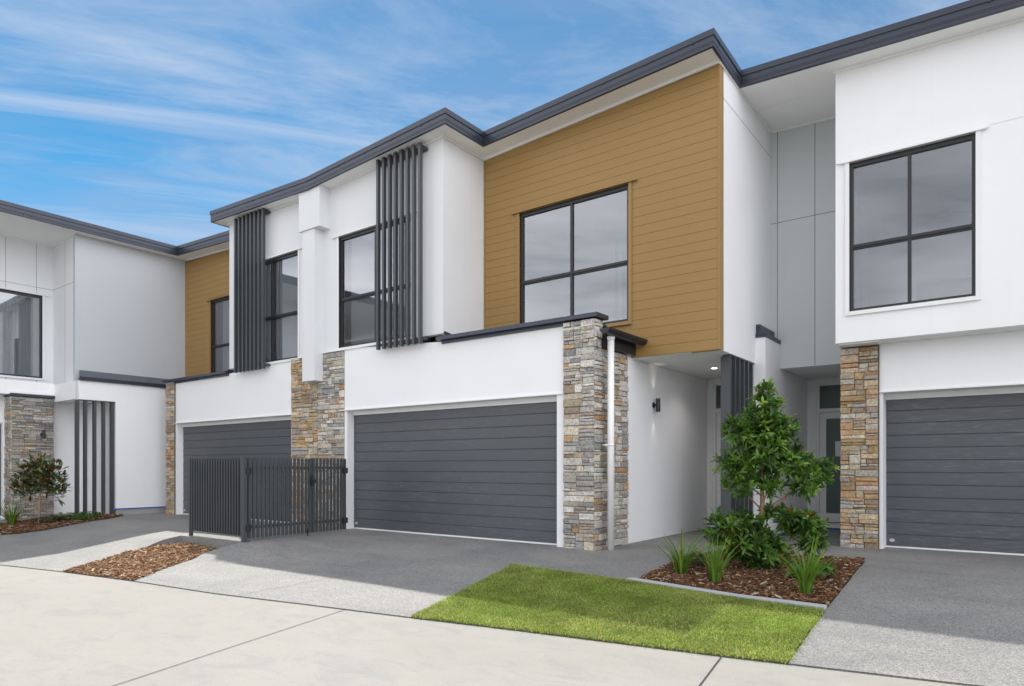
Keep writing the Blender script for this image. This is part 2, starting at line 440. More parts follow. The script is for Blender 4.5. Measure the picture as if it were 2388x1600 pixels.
# ------------------------------------------------------------------ roofline data
SOF = [(-18.4, 6.958), (-14.79, 6.80), (-11.24, 6.675), (-7.55, 6.872), (-3.405, 7.085)]
def fB(x):
    for (a, za), (b, zb) in zip(SOF, SOF[1:]):
        if x <= b: return za+(zb-za)*(x-a)/(b-a)
    return SOF[-1][1]
def fC(x): return 7.05-.044*(x+3.405)
def fD(x): return 6.958+.036*(x+18.3)
PATH = [(-18.3, -3.0, 6.95), (-18.3, 9.25, 6.95), (-14.79, 9.25, 6.80), (-14.79, 8.25, 6.80), (-11.24, 8.25, 6.67), (-7.55, 8.25, 6.868), (-7.55, 9.25, 6.868), (-3.405, 9.25, 7.083), (-3.405, 10.434, 7.048), (6, 10.434, 6.634)]
PROF = [(-.03, -.004), (.010, 0), (.010, .018), (0, .026), (0, .048), (.004, .052), (0, .056), (0, .072), (.004, .076), (0, .080), (0, .150), (.002, .158), (.016, .160), (.016, .246), (-.06, .248)]
def sweep(mb, i0, i1, prof):
    n = len(PATH)
    def mitre(k):
        p = Vector(PATH[k][:2]); ns = []
        for a, b in ((k-1, k), (k, k+1)):
            if a < 0 or b >= n: continue
            d = (Vector(PATH[b][:2])-Vector(PATH[a][:2])).normalized(); ns.append(Vector((d.y, -d.x)))
        if len(ns) == 1: return ns[0]
        m = (ns[0]+ns[1]).normalized(); return m/ max(.3, m.dot(ns[0]))
    rings = []
    for k in range(i0, i1+1):
        m = mitre(k); x, y, z = PATH[k]
        rings.append([(x+m.x*o, y+m.y*o, z+h) for o, h in prof])
    for A, B in zip(rings, rings[1:]):
        for j in range(len(prof)-1): mb.face([A[j], B[j], B[j+1], A[j+1]])
    mb.face(rings[0]); mb.face(rings[-1][::-1])
    # roofing screws along the capping
    for k in range(i0, i1):
        a, b = Vector(PATH[k]), Vector(PATH[k+1]); L = (b-a).length; d = (b-a)/L; nrm = Vector((d.y, -d.x, 0)).normalized()
        t = .25
        while t < L-.1:
            if L > .6:
                p = a+d*t+nrm*.012+Vector((0, 0, .154)); mb.box(p.x-.007, p.x+.007, p.y-.007, p.y+.007, p.z-.008, p.z+.004)
            t += .72
def roof_piece(mb, x0, x1, y0, y1, f, mid=()):
    xs = [x0, *mid, x1]
    for a, b in zip(xs, xs[1:]):
        mb.hexa([(a, y0, f(a)+.05), (b, y0, f(b)+.05), (b, y1, f(b)+.05), (a, y1, f(a)+.05)], [(a, y0, f(a)+.215), (b, y0, f(b)+.215), (b, y1, f(b)+.215), (a, y1, f(a)+.215)])
def soffit_piece(mb, x0, x1, y0, y1, f, mid=()):
    xs = [x0, *mid, x1]
    for a, b in zip(xs, xs[1:]):
        mb.hexa([(a, y0, f(a)+.006), (b, y0, f(b)+.006), (b, y1, f(b)+.006), (a, y1, f(a)+.006)], [(a, y0, f(a)+.022), (b, y0, f(b)+.022), (b, y1, f(b)+.022), (a, y1, f(a)+.022)])
def bead(mb, p, q, s=.028):
    p = Vector(p); q = Vector(q); d = (q-p); n = Vector((d.y, -d.x, 0)).normalized()*s
    up = Vector((0, 0, s))
    mb.hexa([p-up*1.2, q-up*1.2, q-up*1.2+n, p-up*1.2+n], [p+up*.4, q+up*.4, q+up*.4+n, p+up*.4+n])
def room(parent, x0, x1, y0, y1, z0, z1, disc=None, skip=('front',)):
    mb = MB()
    F = {'floor': [(x0, y0, z0), (x1, y0, z0), (x1, y1, z0), (x0, y1, z0)], 'ceil': [(x0, y0, z1), (x0, y1, z1), (x1, y1, z1), (x1, y0, z1)],
         'back': [(x0, y1, z0), (x1, y1, z0), (x1, y1, z1), (x0, y1, z1)], 'front': [(x0, y0, z0), (x0, y0, z1), (x1, y0, z1), (x1, y0, z0)],
         'left': [(x0, y0, z0), (x0, y1, z0), (x0, y1, z1), (x0, y0, z1)], 'right': [(x1, y0, z0), (x1, y0, z1), (x1, y1, z1), (x1, y1, z0)]}
    for k, f in F.items():
        if k not in skip: mb.face(f)
    o = part('room', mb, M['room'], parent)
    if disc:
        cx, cy, r = disc; c = MB()
        c.tube([(cx, cy, z1-.03), (cx, cy, z1-.002)], [r*.92, r], 24); part('ceiling_vent', c, M['trim'], o, parent)
        c = MB(); c.tube([(cx, cy, z1-.045), (cx, cy, z1-.032)], [r*.7, r*.72], 24); part('vent_disc', c, M['room'], o, parent)
    return o

def batten_screen(parent, fr, us, z0, z1, d0, d1, w, rails):
    mb = MB(); fbox(mb, fr, us[0]-.01, us[-1]+w+.02, *rails[0], 0, d0); s = part('batten_screen', mb, M['batten'], parent)
    for (ra, rb) in rails[1:]:
        mb = MB(); fbox(mb, fr, us[0]-.01, us[-1]+w+.02, ra, rb, 0, d0); part('rail', mb, M['batten'], s, parent)
    for i, u in enumerate(us):
        b = MB(); fbox(b, fr, u, u+w, z0, z1, d0+.001, d1); part('batten', b, M['batten'], s, parent)
    return s

YW, YB, YG, YD = 8.54, 9.642, 12.184, 8.70

# ------------------------------------------------------------------ house B (centre)
B = thing('townhouse', 'central two storey townhouse with wide brown cladding, grey stone pier and white downpipe', 'house', (-7.4, 9.5, 0), 'row of attached townhouses')
m = MB(); wall(m, FY(YW), -11.25, -7.866, 3.484, lambda u: fB(u)+.03, [(-10.612, -8.62, 3.51, 5.685)])
wall(m, FX(-7.866), YW+.12, YB+.3, 3.0, lambda u: fB(-7.866)+.03)
part('upper_wall', m, M['pale'], B)
m = MB(); wall(m, FY(YW-.004), -10.440, -5.40, -.3, lambda u: 3.483 if u < -7.87 else 3.34, [(-10.365, -5.545, -.31, 2.282)], .2, cuts=(-7.868, -7.865))
part('garage_surround', m, M['white'], B)
m = MB(); fbox(m, FY(YW), -10.58, -5.27, 2.284, 2.302, 0, .034); fbox(m, FY(YD), -10.36, -5.55, 2.20, 2.281, -.02, .03)
part('head_flashing', m, M['trim'], B)
garage_door(B, FY(YD), -10.36, -5.55, .022, 2.22)
m = MB(); m.box(-11.25, -10.44, YW, YW+.25, -.3, 3.44, (.1, .1, .1)); stones(m, FY(YW), -11.250, -10.447, .0, 3.452, GREYP, 5)
part('stone_cladding', m, M['stone'], B)
m = MB(); fbox(m, FY(YW), -11.25, -10.43, 3.456, 3.482, -.02, .045); part('sill_flashing', m, M['trim'], B)
# pier
m = MB(); m.box(-5.385, -4.885, 8.50, 9.514, -.35, 3.0, (.13, .125, .115)); m.box(-5.385, -4.885, 8.50, 8.68, 3.0, 3.33, (.13, .125, .115))
stones(m, FY(8.50), -5.40, -4.875, -.02, 3.335, GREYP, 21)
stones(m, FX(-4.875), 8.485, 8.70, 2.93, 3.335, GREYP, 22); stones(m, FX(-4.875), 8.485, 9.512, -.05, 2.93, GREYP, 23)
part('stone_pier', m, M['stone'], B)
m = MB()
m.box(-7.925, -4.800, 8.425, 8.78, 3.352, 3.412); m.box(-7.872, -5.418, 8.512, 8.70, 3.297, 3.352)
part('coping', m, M['dark'], B)
m = MB(); m.mesh([(-7.863, 8.56, 3.412), (-7.863, 9.3, 3.412), (-7.863, 8.56, 3.52), (-7.835, 8.56, 3.412), (-7.835, 9.3, 3.412), (-7.835, 8.56, 3.52)], [(0, 1, 2), (5, 4, 3), (0, 3, 4, 1), (1, 4, 5, 2), (2, 5, 3, 0)])
m.hexa([(-7.80, 8.78, 3.30), (-4.9, 8.78, 3.30), (-4.9, 9.62, 3.02), (-7.80, 9.62, 3.02)], [(-7.80, 8.78, 3.34), (-4.9, 8.78, 3.34), (-4.9, 9.62, 3.06), (-7.80, 9.62, 3.06)])
part('lean_to_roof', m, M['dark'], B)
# brown boards
m = MB(); WX0, WX1, WZ0, WZ1 = -7.047, -4.911, 3.50, 5.68
wall(m, FY(YB+.012), -7.866, -3.459, 2.913, lambda u: fB(u)+.03, [(WX0, WX1, WZ0, WZ1)], .16)
def board(ua, ub, za, zb):
    g = .0022
    zb2 = lambda u: min(zb-g, fB(u)+.02)
    if za > max(fB(ua), fB(ub)): return
    P = [(ua, za+g), (ub, za+g), (ub, zb2(ub)), (ua, zb2(ua))]
    if zb2(ua) <= za+g:
        un = ua+(ub-ua)*((za+g-fB(ua))/(fB(ub)-fB(ua))); P = [(un, za+g), (ub, za+g), (ub, zb2(ub))]
    fr = FY(YB); fr0 = FY(YB+.009)
    m.face([fr(u, z) for u, z in P])
    for i in range(len(P)):
        p, q = P[i], P[(i+1) % len(P)]; m.face([fr(*q), fr(*p), fr0(*p), fr0(*q)])
k = 0
while 2.913+k*.1466 < 7.1:
    za = 2.913+k*.1466; zb = za+.1466
    if zb <= WZ0-.02 or za >= WZ1+.01: board(-7.825, -3.492, za, zb)
    else: board(-7.825, WX0-.04, za, zb); board(WX1+.04, -3.492, za, zb)
    k += 1
for a, b in ((-7.862, -7.828), (-3.489, -3.455)):
    z1 = fB((a+b)/2); fbox(m, FY(YB), a, b, 2.911, z1+.02, -.012, .004)
casing(m, FY(YB), WX0, WX1, WZ0, WZ1, .055, .022, .15, .05)
fbox(m, FY(YB+.0), -3.9, -3.455, 2.905, 2.912, -.1, .002)
part('brown_cladding', m, M['brown'], B)
window(B, FY(YB), WX0, WX1, WZ0, WZ1, [-5.995], [4.447])
o = room(B, -7.7, -3.62, YB+.20, 19.6, 3.0, 5.80, (-4.95, 11.2, .20), ('front', 'back'))
for q in ((-7.69, -6.2, 11.6, 11.7, 3.0, 5.79), (-6.25, -6.10, 11.702, 13.3, 3.0, 5.35), (-5.5, -5.40, 11.9, 13.3, 3.0, 5.79)):
    m = MB(); m.box(*q); part('partition', m, M['trim'], o, B)
m = MB(); wall(m, FX(-3.459), YB+.16, YG+.1, 2.905, lambda u: 7.10); part('side_wall', m, M['white'], B)
m = MB(); m.box(-3.4585, -3.4570, YB+.05, YG, 6.615, 6.621); part('panel_joint', m, M['cut2'], B)
window(B, FY(YW), -10.612, -8.62, 3.51, 5.685, [-9.60], [4.455])
m = MB(); casing(m, FY(YW), -10.612, -8.62, 3.51, 5.685, .05, .02, .18, .04); part('window_casing', m, M['trim'], B)
o = room(B, -11.1, -8.0, YW+.122, 12.4, 3.0, 5.80)
m = MB(); fbox(m, FY(YW), -10.40, -8.66, 3.50, 5.70, -.13, -.126); part('pane_fill_panel', m, M['curtain'], o, B)  # added pale panel behind the glass, standing in for sky reflection
m = MB(); m.box(-10.9, -10.4, 10.9, 11.0, 3.0, 5.8); part('partition', m, M['trim'], o, B)
us = [-9.345+.1519*i for i in range(8)]
batten_screen(B, FY(YW), us, 3.33, 6.79, .115, .18, .05, [(3.405, 3.445), (6.70, 6.755)])
# party wall blade
m = MB(); m.box(-11.469, -11.08, 8.314, YW+.02, 2.905, 5.90); m.box(-11.543, -10.887, 8.286, YW+.02, 5.903, fB(-11.2)+.02)
part('party_wall_blade', m, M['pale'], B)
# porch
m = MB(); wall(m, FX(-4.87), 9.50, 12.95, -.04, 2.96); part('porch_wall', m, M['white'], B)
m = MB(); m.box(-5.0, -4.885, 9.515, 12.9, -.4, -.042); part('plinth', m, M['plinth'], B)
m = MB(); m.box(-4.99, -3.47, YB+.03, 13.0, 2.908, 2.93); part('porch_ceiling', m, M['soffit'], B)
m = MB(); fbox(m, FX(-4.87), YB+.02, 12.88, 2.885, 2.907, 0, .02); part('cornice', m, M['trim'], B)
YE = 12.891
m = MB(); wall(m, FY(YE), -4.88, -3.4, .0, 2.93, [(-4.75, -3.72, .12, 2.84)], .1); part('porch_back_wall', m, M['white'], B)
m = MB(); fr = FY(YE)
fbox(m, fr, -4.835, -4.75, .10, 2.94, 0, .022); fbox(m, fr, -4.75, -3.7, 2.84, 2.94, 0, .022)
fbox(m, fr, -4.75, -4.70, .12, 2.84, -.07, .006); fbox(m, fr, -4.70, -3.77, 2.78, 2.84, -.07, .006); fbox(m, fr, -4.70, -3.77, 2.255, 2.33, -.07, .006); fbox(m, fr, -3.77, -3.72, .12, 2.84, -.07, .006)
fbox(m, fr, -4.85, -3.7, -.02, .12, -.05, .03)
part('door_frame', m, M['trim'], B)
m = MB(); m.face([fr(-4.70, 2.33, -.045), fr(-3.77, 2.33, -.045), fr(-3.77, 2.78, -.045), fr(-4.70, 2.78, -.045)]); part('transom', m, M['frosted'], B)
def entry_door(parent, fr, u0, u1, z0, z1):
    m = MB(); wall(m, fr, u0, u1, z0, z1, [(u0+.11, u1-.11, z0+.17, z1-.12)], .04); o = part('front_door', m, M['trim'], parent)
    g = MB(); fbox(g, fr, u0+.11, u1-.11, z0+.17, z1-.12, -.03, -.012); part('door_glass', g, M['frosted'], o, parent)
    h = MB(); c = fr(u0+.05, 1.17, 0)
    k = MB(); k.tube([fr(u0+.05, 1.28, 0), fr(u0+.05, 1.28, .02)], .026, 12); part('lock', k, M['steel'], o, parent)
    h.tube([fr(u0+.05, 1.17, 0), fr(u0+.05, 1.17, .021)], .028, 12)
    h.tube([fr(u0+.05, 1.17, .02), fr(u0+.05, 1.17, .05), fr(u0+.16, 1.17, .05)], .009, 8); part('door_handle', h, M['steel'], o, parent)
entry_door(B, FY(YE+.03), -4.695, -3.775, .135, 2.25)
m = MB(); m.tube([(-4.195, 11.446, 2.904), (-4.195, 11.446, 2.909)], .052, 20); o = part('downlight', m, M['trim'], B)
m = MB(); m.tube([(-4.195, 11.446, 2.900), (-4.195, 11.446, 2.9035)], .042, 20); part('lens', m, M['lamp'], o, B)
l = bpy.data.lights.new('downlight_beam', 'SPOT'); l.energy = 8; l.color = (1, .93, .86); l.spot_size = math.radians(125); l.spot_blend = .7; l.shadow_soft_size = .05
lo = bpy.data.objects.new('downlight_beam', l); COL.objects.link(lo); lo.parent = B; lo.location = (-4.195+7.4, 11.446-9.5, 2.88)
def wall_light(parent, x, y, z0, z1, r=.038):
    m = MB(); m.tube([(x+.085, y, z0), (x+.085, y, z1)], r, 18); o = part('wall_light', m, M['frame'], parent)
    b = MB(); b.tube([(x, y, (z0+z1)/2), (x+.012, y, (z0+z1)/2)], .05, 18); b.tube([(x+.01, y, (z0+z1)/2), (x+.06, y, (z0+z1)/2)], .016, 10); part('bracket', b, M['frame'], o, parent)
    return o
wall_light(B, -4.87, 10.45, 2.115, 2.335)
for zz, rot in ((2.37, math.pi), (2.08, 0)):
    l = bpy.data.lights.new('wall_spot', 'SPOT'); l.energy = 1.3; l.color = (1, .86, .66); l.spot_size = math.radians(48); l.spot_blend = .8; l.shadow_soft_size = .02
    lo = bpy.data.objects.new('wall_light_beam', l); COL.objects.link(lo); lo.parent = B
    lo.location = (-4.785+7.4, 10.45-9.5, zz); lo.rotation_euler = (rot, math.radians(8 if rot == 0 else -8), 0)
m = MB()
s = part('porch_screen', (lambda q: (q.box(-3.60, -3.48, 10.17, 11.32, 2.885, 2.903), q)[1])(MB()), M['batten'], B)
for i in range(6):
    b = MB(); y = 10.156+.21*i; b.box(-3.625, -3.475, y, y+.056, -.1, 2.884); part('batten', b, M['batten'], s, B)
m = MB(); m.box(-3.70, -3.30, 11.33, YG, -.3, 3.325); m.box(-3.70, -3.30, YG, 14.2, -.3, 2.905); part('parapet_wall', m, M['white'], B)
m = MB(); m.box(-3.455, -3.285, 11.31, YG-.01, 3.328, 3.39); m.box(-3.455, -3.39, 11.34, YG-.02, 3.392, 3.545); part('parapet_coping', m, M['dark'], B)
# gutter and downpipe
m = MB(); cx, cz, r0 = -4.665, 3.165, .083
pr = [(cx-r0+.166*.0, cz)]
arc = [(cx+r0*math.cos(math.pi+math.pi*t/10), cz+r0*math.sin(math.pi+math.pi*t/10)) for t in range(11)]
arc2 = [(cx+(r0-.006)*math.cos(2*math.pi-math.pi*t/10), cz+(r0-.006)*math.sin(2*math.pi-math.pi*t/10)) for t in range(11)]
ring = arc+arc2; Y0, Y1 = 8.42, 9.63; nn = len(ring)
m.mesh([(x, Y0, z) for x, z in ring]+[(x, Y1, z) for x, z in ring], [(i, (i+1) % nn, nn+(i+1) % nn, nn+i) for i in range(nn)])
m.face([(x, Y0+.004, z) for x, z in arc]); m.face([(x, Y1-.004, z) for x, z in arc][::-1])
for yy in (8.78, 9.25): m.mesh([(cx+(x-cx)*1.04, yy+d, cz+(z-cz)*1.04) for d in (-.012, .012) for x, z in arc], [(i, i+1, 12+i, 11+i) for i in range(10)])
part('gutter', m, M['frame'], B)
m = MB(); m.box(-4.835, -4.785, 8.66, 9.63, 2.94, 3.21); m.box(-4.840, -4.78, 8.66, 9.63, 3.04, 3.055); m.box(-4.840, -4.78, 8.66, 9.63, 3.09, 3.10); part('gutter_fascia', m, M['frame'], B)
m = MB(); m.tube([(-4.72, 8.70, -.02), (-4.72, 8.70, 3.06)], .05, 20); m.tube([(-4.72, 8.70, 3.03), (-4.72, 8.70, 3.085)], [.052, .06], 20); m.tube([(-4.72, 8.70, 1.50), (-4.72, 8.70, 1.53)], .054, 20); m.box(-4.84, -4.72, 8.655, 8.665, 1.50, 1.53)
part('downpipe', m, M['pipe'], B, smooth=True)
# roof B
m = MB(); sweep(m, 4, 8, PROF); part('fascia', m, M['dark'], B)
m = MB(); roof_piece(m, -11.24, -7.58, 8.28, 9.28, fB); roof_piece(m, -11.24, -3.44, 9.28, 20, fB, (-7.58,)); part('roof', m, M['dark'], B)
m = MB(); soffit_piece(m, -11.24, -7.56, 8.26, 9.26, fB); soffit_piece(m, -11.24, -3.415, 9.26, 20, fB, (-7.56,)); part('soffit', m, M['soffit'], B)
m = MB(); bead(m, (-10.88, YW, fB(-10.88)), (-7.84, YW, fB(-7.84))); bead(m, (-7.866, YW-.02, fB(-7.85)), (-7.866, YB, fB(-7.85))); bead(m, (-7.866, YB, fB(-7.866)), (-3.44, YB, fB(-3.44))); bead(m, (-3.459, YB-.03, 7.065), (-3.459, YG, 7.048), .022)
part('cornice', m, M['trim'], B)
# hidden flank and rear
m = MB(); wall(m, FY(19.6), -11.25, -3.6, -.3, 6.9, [(-7.6, -3.8, 3.05, 5.7)], .2); m.box(-3.6, -3.46, YG+.12, 19.8, 2.95, 7.0); part('rear_wall', m, M['white'], B)  # unseen rear opening added to light the room inside

# ------------------------------------------------------------------ house A (left of the party wall)
A = thing('townhouse', 'left townhouse of the row, its garage half hidden by the charcoal slat fence', 'house', (-15, 9.5, 0), 'row of attached townhouses')
m = MB(); wall(m, FY(YW), -14.504, -11.27, 3.45, lambda u: fB(u)+.03, [(-13.90, -11.905, 3.455, 5.685)]); wall(m, lambda u, z, d=0: (-14.504-d+.0, u, z), YW+.12, YB+.3, 3.0, lambda u: fB(-14.5)+.03)
part('upper_wall', m, M['pale'], A)
window(A, FY(YW), -13.90, -11.905, 3.455, 5.685, [-12.90], [4.42])
m = MB(); casing(m, FY(YW), -13.90, -11.905, 3.455, 5.685, .05, .02, .15, .04); part('window_casing', m, M['trim'], A)
o = room(A, -14.4, -11.4, YW+.122, 12.4, 3.0, 5.80)
m = MB(); fbox(m, FY(YW), -13.80, -11.95, 3.44, 5.70, -.13, -.126); part('pane_fill_panel', m, M['curtain'], o, A)  # panel added behind the glass to brighten the panes
m = MB(); m.box(-12.2, -11.6, 10.9, 11.0, 3.0, 5.79); part('partition', m, M['trim'], o, A)
us = [-14.015+.1519*i for i in range(8)]
batten_screen(A, FY(YW), us, 3.30, 6.745, .115, .18, .05, [(3.38, 3.42), (6.66, 6.71)])
m = MB(); wall(m, FY(YW-.004), -16.955, -12.14, -.3, lambda u: 3.34 if u < -14.5 else 3.449, [(-16.90, -12.15, -.31, 2.282)], .2, cuts=(-14.505, -14.502)); part('garage_surround', m, M['white'], A)
m = MB(); fbox(m, FY(YW), -17.06, -11.95, 2.284, 2.302, 0, .034); fbox(m, FY(YD), -16.9, -12.15, 2.20, 2.281, -.02, .03); part('head_flashing', m, M['trim'], A)
garage_door(A, FY(YD), -16.9, -12.15, .022, 2.22)
m = MB(); m.box(-12.13, -11.26, YW, YW+.25, -.3, 3.41, (.1, .1, .1)); stones(m, FY(YW), -12.128, -11.262, .0, 3.425, WARMP, 31); part('stone_cladding', m, M['stone'], A)
m = MB(); fbox(m, FY(YW), -12.14, -11.48, 3.43, 3.452, -.02, .045); part('sill_flashing', m, M['trim'], A)
m = MB(); m.box(-17.34, -16.955, 8.50, 9.2, -.3, 3.33, (.13, .12, .1)); stones(m, FY(8.50), -17.345, -16.955, -.02, 3.335, WARMP, 33); part('stone_pier', m, M['stone'], A)
m = MB(); m.box(-17.42, -14.50, 8.44, 8.78, 3.345, 3.40); m.box(-16.96, -14.508, 8.512, 8.70, 3.292, 3.345); m.box(-14.56, -14.50, 8.50, 8.78, 3.40, 3.43); m.hexa([(-17.3, 8.78, 3.28), (-14.52, 8.78, 3.28), (-14.52, 9.63, 3.0), (-17.3, 9.63, 3.0)], [(-17.3, 8.78, 3.32), (-14.52, 8.78, 3.32), (-14.52, 9.63, 3.04), (-17.3, 9.63, 3.04)]); part('coping', m, M['dark'], A)
m = MB(); WX0, WX1 = -17.287, -15.15; WZ0, WZ1 = 3.50, 5.64
wall(m, FY(YB+.012), -18.63, -14.5, 2.913, lambda u: fB(u)+.03, [(WX0, WX1, WZ0, WZ1)], .16)
def boardA(ua, ub, za, zb):
    g = .0022; z1 = min(zb-g, fB(-16.5)+.02)
    if z1 <= za: return
    fbox(m, FY(YB+.010), ua, ub, za+g, z1, 0, .010)
k = 0
while 2.913+k*.1466 < 7.1:
    za = 2.913+k*.1466; zb = za+.1466
    if zb <= WZ0-.02 or za >= WZ1+.01: boardA(-18.585, -14.52, za, zb)
    else: boardA(-18.585, WX0-.04, za, zb); boardA(WX1+.04, -14.52, za, zb)
    k += 1
fbox(m, FY(YB), -18.622, -18.588, 2.92, fB(-18.6)+.02, -.012, .004)
casing(m, FY(YB), WX0, WX1, WZ0, WZ1, .055, .022, .15, .05); part('brown_cladding', m, M['brown'], A)
window(A, FY(YB), WX0, WX1, WZ0, WZ1, [-16.2], [4.40])
o = room(A, -18.4, -14.6, YB+.2, 13, 3.0, 5.85)
m = MB(); fbox(m, FY(YB), -17.1, -15.2, 3.45, 5.7, -.24, -.235); part('pane_fill_panel', m, M['curtain'], o, A)  # another added panel, lightening these panes from inside
m = MB(); sweep(m, 1, 4, PROF); part('fascia', m, M['dark'], A)
m = MB(); roof_piece(m, -14.76, -11.24, 8.28, 9.28, fB); roof_piece(m, -18.25, -11.24, 9.28, 20, fB, (-14.76,)); part('roof', m, M['dark'], A)
m = MB(); soffit_piece(m, -14.78, -11.24, 8.26, 9.26, fB); soffit_piece(m, -18.28, -11.24, 9.26, 20, fB, (-14.78,)); part('soffit', m, M['soffit'], A)
m = MB(); bead(m, (-14.55, YW, fB(-14.55)), (-11.54, YW, fB(-11.54))); bead(m, (-18.6, YB, fB(-18.6)), (-14.5, YB, fB(-14.5))); part('cornice', m, M['trim'], A)
m = MB(); m.box(-18.6, -11.25, 19.6, 19.8, -.3, 6.8); m.box(-18.7, -18.55, 10, 19.8, -.3, 6.9); part('rear_wall', m, M['white'], A)

# ------------------------------------------------------------------ house C (right)
C = thing('townhouse', 'right hand white townhouse with four pane window above and a golden stone pier', 'house', (0, 12, 0), 'row of attached townhouses')
YU, YL_ = 10.773, 11.155
m = MB(); wall(m, FY(YU), -2.136, 5.2, 3.006, lambda u: fC(u)+.03, [(-1.951, -.44, 3.445, 5.605)], .14)
wall(m, lambda u, z, d=0: (-2.136-d, u, z), YU+.14, YG+.1, 3.006, lambda u: fC(-2.136)+.03, th=.12)
fbox(m, FY(YU), -2.128, -.30, 5.622, 5.70, .0, .022); fbox(m, FY(YU), -.30, 5.2, 5.655, 5.66, .0, .006)
part('upper_wall', m, M['white'], C)
window(C, FY(YU), -1.951, -.44, 3.445, 5.605, [-1.20], [4.383])
m = MB(); casing(m, FY(YU), -1.951, -.44, 3.445, 5.605, .055, .024, .12, .045); part('window_casing', m, M['trim'], C)
o = room(C, -2.0, 2.6, YU+.16, 19.6, 3.05, 5.75, (-.35, 12.2, .19), ('front', 'back'))
m = MB(); m.box(-1.99, -1.93, YU+.45, YU+.62, 3.06, 5.35); part('partition', m, M['trim'], o, C)
m = MB(); m.box(-1.99, -1.9, YU+.95, YU+1.2, 3.06, 5.3); part('partition', m, M['trim'], o, C)
fan = MB(); fx, fy, fz = -1.0, 13.2, 5.38
fan.tube([(fx, fy, 5.75), (fx, fy, fz)], .016, 8); fan.tube([(fx, fy, 5.70), (fx, fy, 5.75)], [.05, .07], 14); fan.tube([(fx, fy, fz-.07), (fx, fy, fz+.03)], [.13, .07], 16)
for k in range(4):
    a = k*math.pi/2+.5; d = Vector((math.cos(a), math.sin(a), 0)); q = Vector((-d.y, d.x, 0))
    P = [Vector((fx, fy, fz))+d*s+q*w for s, w in ((.1, -.04), (.6, -.065), (.6, .065), (.1, .04))]
    fan.hexa([p for p in P], [p+Vector((0, 0, .012)) for p in P])
part('ceiling_fan', fan, M['trim'], o, C)
m = MB(); wall(m, FY(YL_), -1.625, 5.2, -.3, 3.02, [(-1.575, 3.2, -.31, 2.282)], .34); part('garage_surround', m, M['white'], C)
m = MB(); fbox(m, FY(YL_), -1.78, 3.4, 2.284, 2.302, 0, .034); fbox(m, FY(11.46), -1.6, 3.2, 2.20, 2.281, -.02, .03); part('head_flashing', m, M['trim'], C)
garage_door(C, FY(11.46), -1.57, 3.195, .022, 2.22)
m = MB(); m.box(-2.13, -1.62, 11.12, 11.5, -.3, 2.98, (.13, .12, .1)); stones(m, FY(11.11), -2.135, -1.630, -.02, 2.97, WARMP, 41, .045, (.05, .125), (.10, .34)); part('stone_pier', m, M['stone'], C)
m = MB(); m.box(-2.136, 5.2, YU+.02, 11.5, 3.0, 3.005); m.box(-2.10, -1.60, YU+.05, 11.1, 2.985, 2.999); part('lower_soffit', m, M['soffit'], C)
m = MB(); wall(m, FY(YG), -3.459, -2.05, 2.912, lambda u: fC(u)+.03, (), .12); fr = FY(YG)
for a in (-3.346, -2.735): fbox(m, fr, a-.005, a+.005, 2.913, fC(a), 0, .0015, 1)
fbox(m, fr, -3.459, -2.05, 5.44, 5.45, .0, .0012, 1)
part('recess_wall', m, [M['grey'], M['cut2']], C)
m = MB(); m.box(-3.30, -1.66, YG+.12, 14.3, 2.908, 2.93); m.box(-3.30, -1.66, YG+.002, YG+.12, 2.905, 2.912); part('porch_ceiling', m, M['soffit'], C)
YP = 14.08; fr = FY(YP)
m = MB(); wall(m, fr, -3.3, -1.6, 0, 2.93, [(-3.13, -2.08, .12, 2.82)], .1); m.box(-1.75, -1.65, 11.5, 14.1, -.1, 2.95); part('porch_back_wall', m, M['white'], C)
m = MB()
fbox(m, fr, -3.245, -3.13, .0, 2.925, 0, .022); fbox(m, fr, -3.13, -2.0, 2.82, 2.925, 0, .022)
fbox(m, fr, -3.13, -3.08, .12, 2.82, -.07, .006); fbox(m, fr, -3.08, -2.13, 2.77, 2.82, -.07, .006); fbox(m, fr, -3.08, -2.13, 2.255, 2.325, -.07, .006); fbox(m, fr, -2.13, -2.08, .12, 2.82, -.07, .006)
fbox(m, fr, -3.25, -2.0, -.02, .12, -.05, .03)
part('door_frame', m, M['trim'], C)
m = MB(); m.face([fr(-3.08, 2.325, -.045), fr(-2.13, 2.325, -.045), fr(-2.13, 2.77, -.045), fr(-3.08, 2.77, -.045)]); part('transom', m, M['frosted'], C)
entry_door(C, FY(YP+.03), -3.075, -2.135, .135, 2.25)
m = MB(); sweep(m, 8, 9, PROF); part('fascia', m, M['dark'], C)
m = MB(); roof_piece(m, -3.44, 6, 10.46, 20, fC); part('roof', m, M['dark'], C)
m = MB(); soffit_piece(m, -3.44, 6, 10.445, 20, fC); m.box(-3.41, -2.1, 11.25, 11.256, fC(-2.8)-.003, fC(-2.8)); part('soffit', m, M['soffit'], C)
m = MB(); bead(m, (-2.17, YU, fC(-2.17)), (5, YU, fC(5)), .03); bead(m, (-3.44, YG, fC(-3.44)), (-2.1, YG, fC(-2.1)), .022); part('cornice', m, M['trim'], C)
m = MB(); wall(m, FY(19.6), -3.4, 5.2, -.3, 6.8, [(-.5, 2.3, 3.2, 5.6)], .2); part('rear_wall', m, M['white'], C)  # rear opening, out of view, added to let light into the room
m = MB(); m.box(5.2, 5.34, YU, 19.8, -.3, 6.8); part('end_wall', m, M['white'], C)

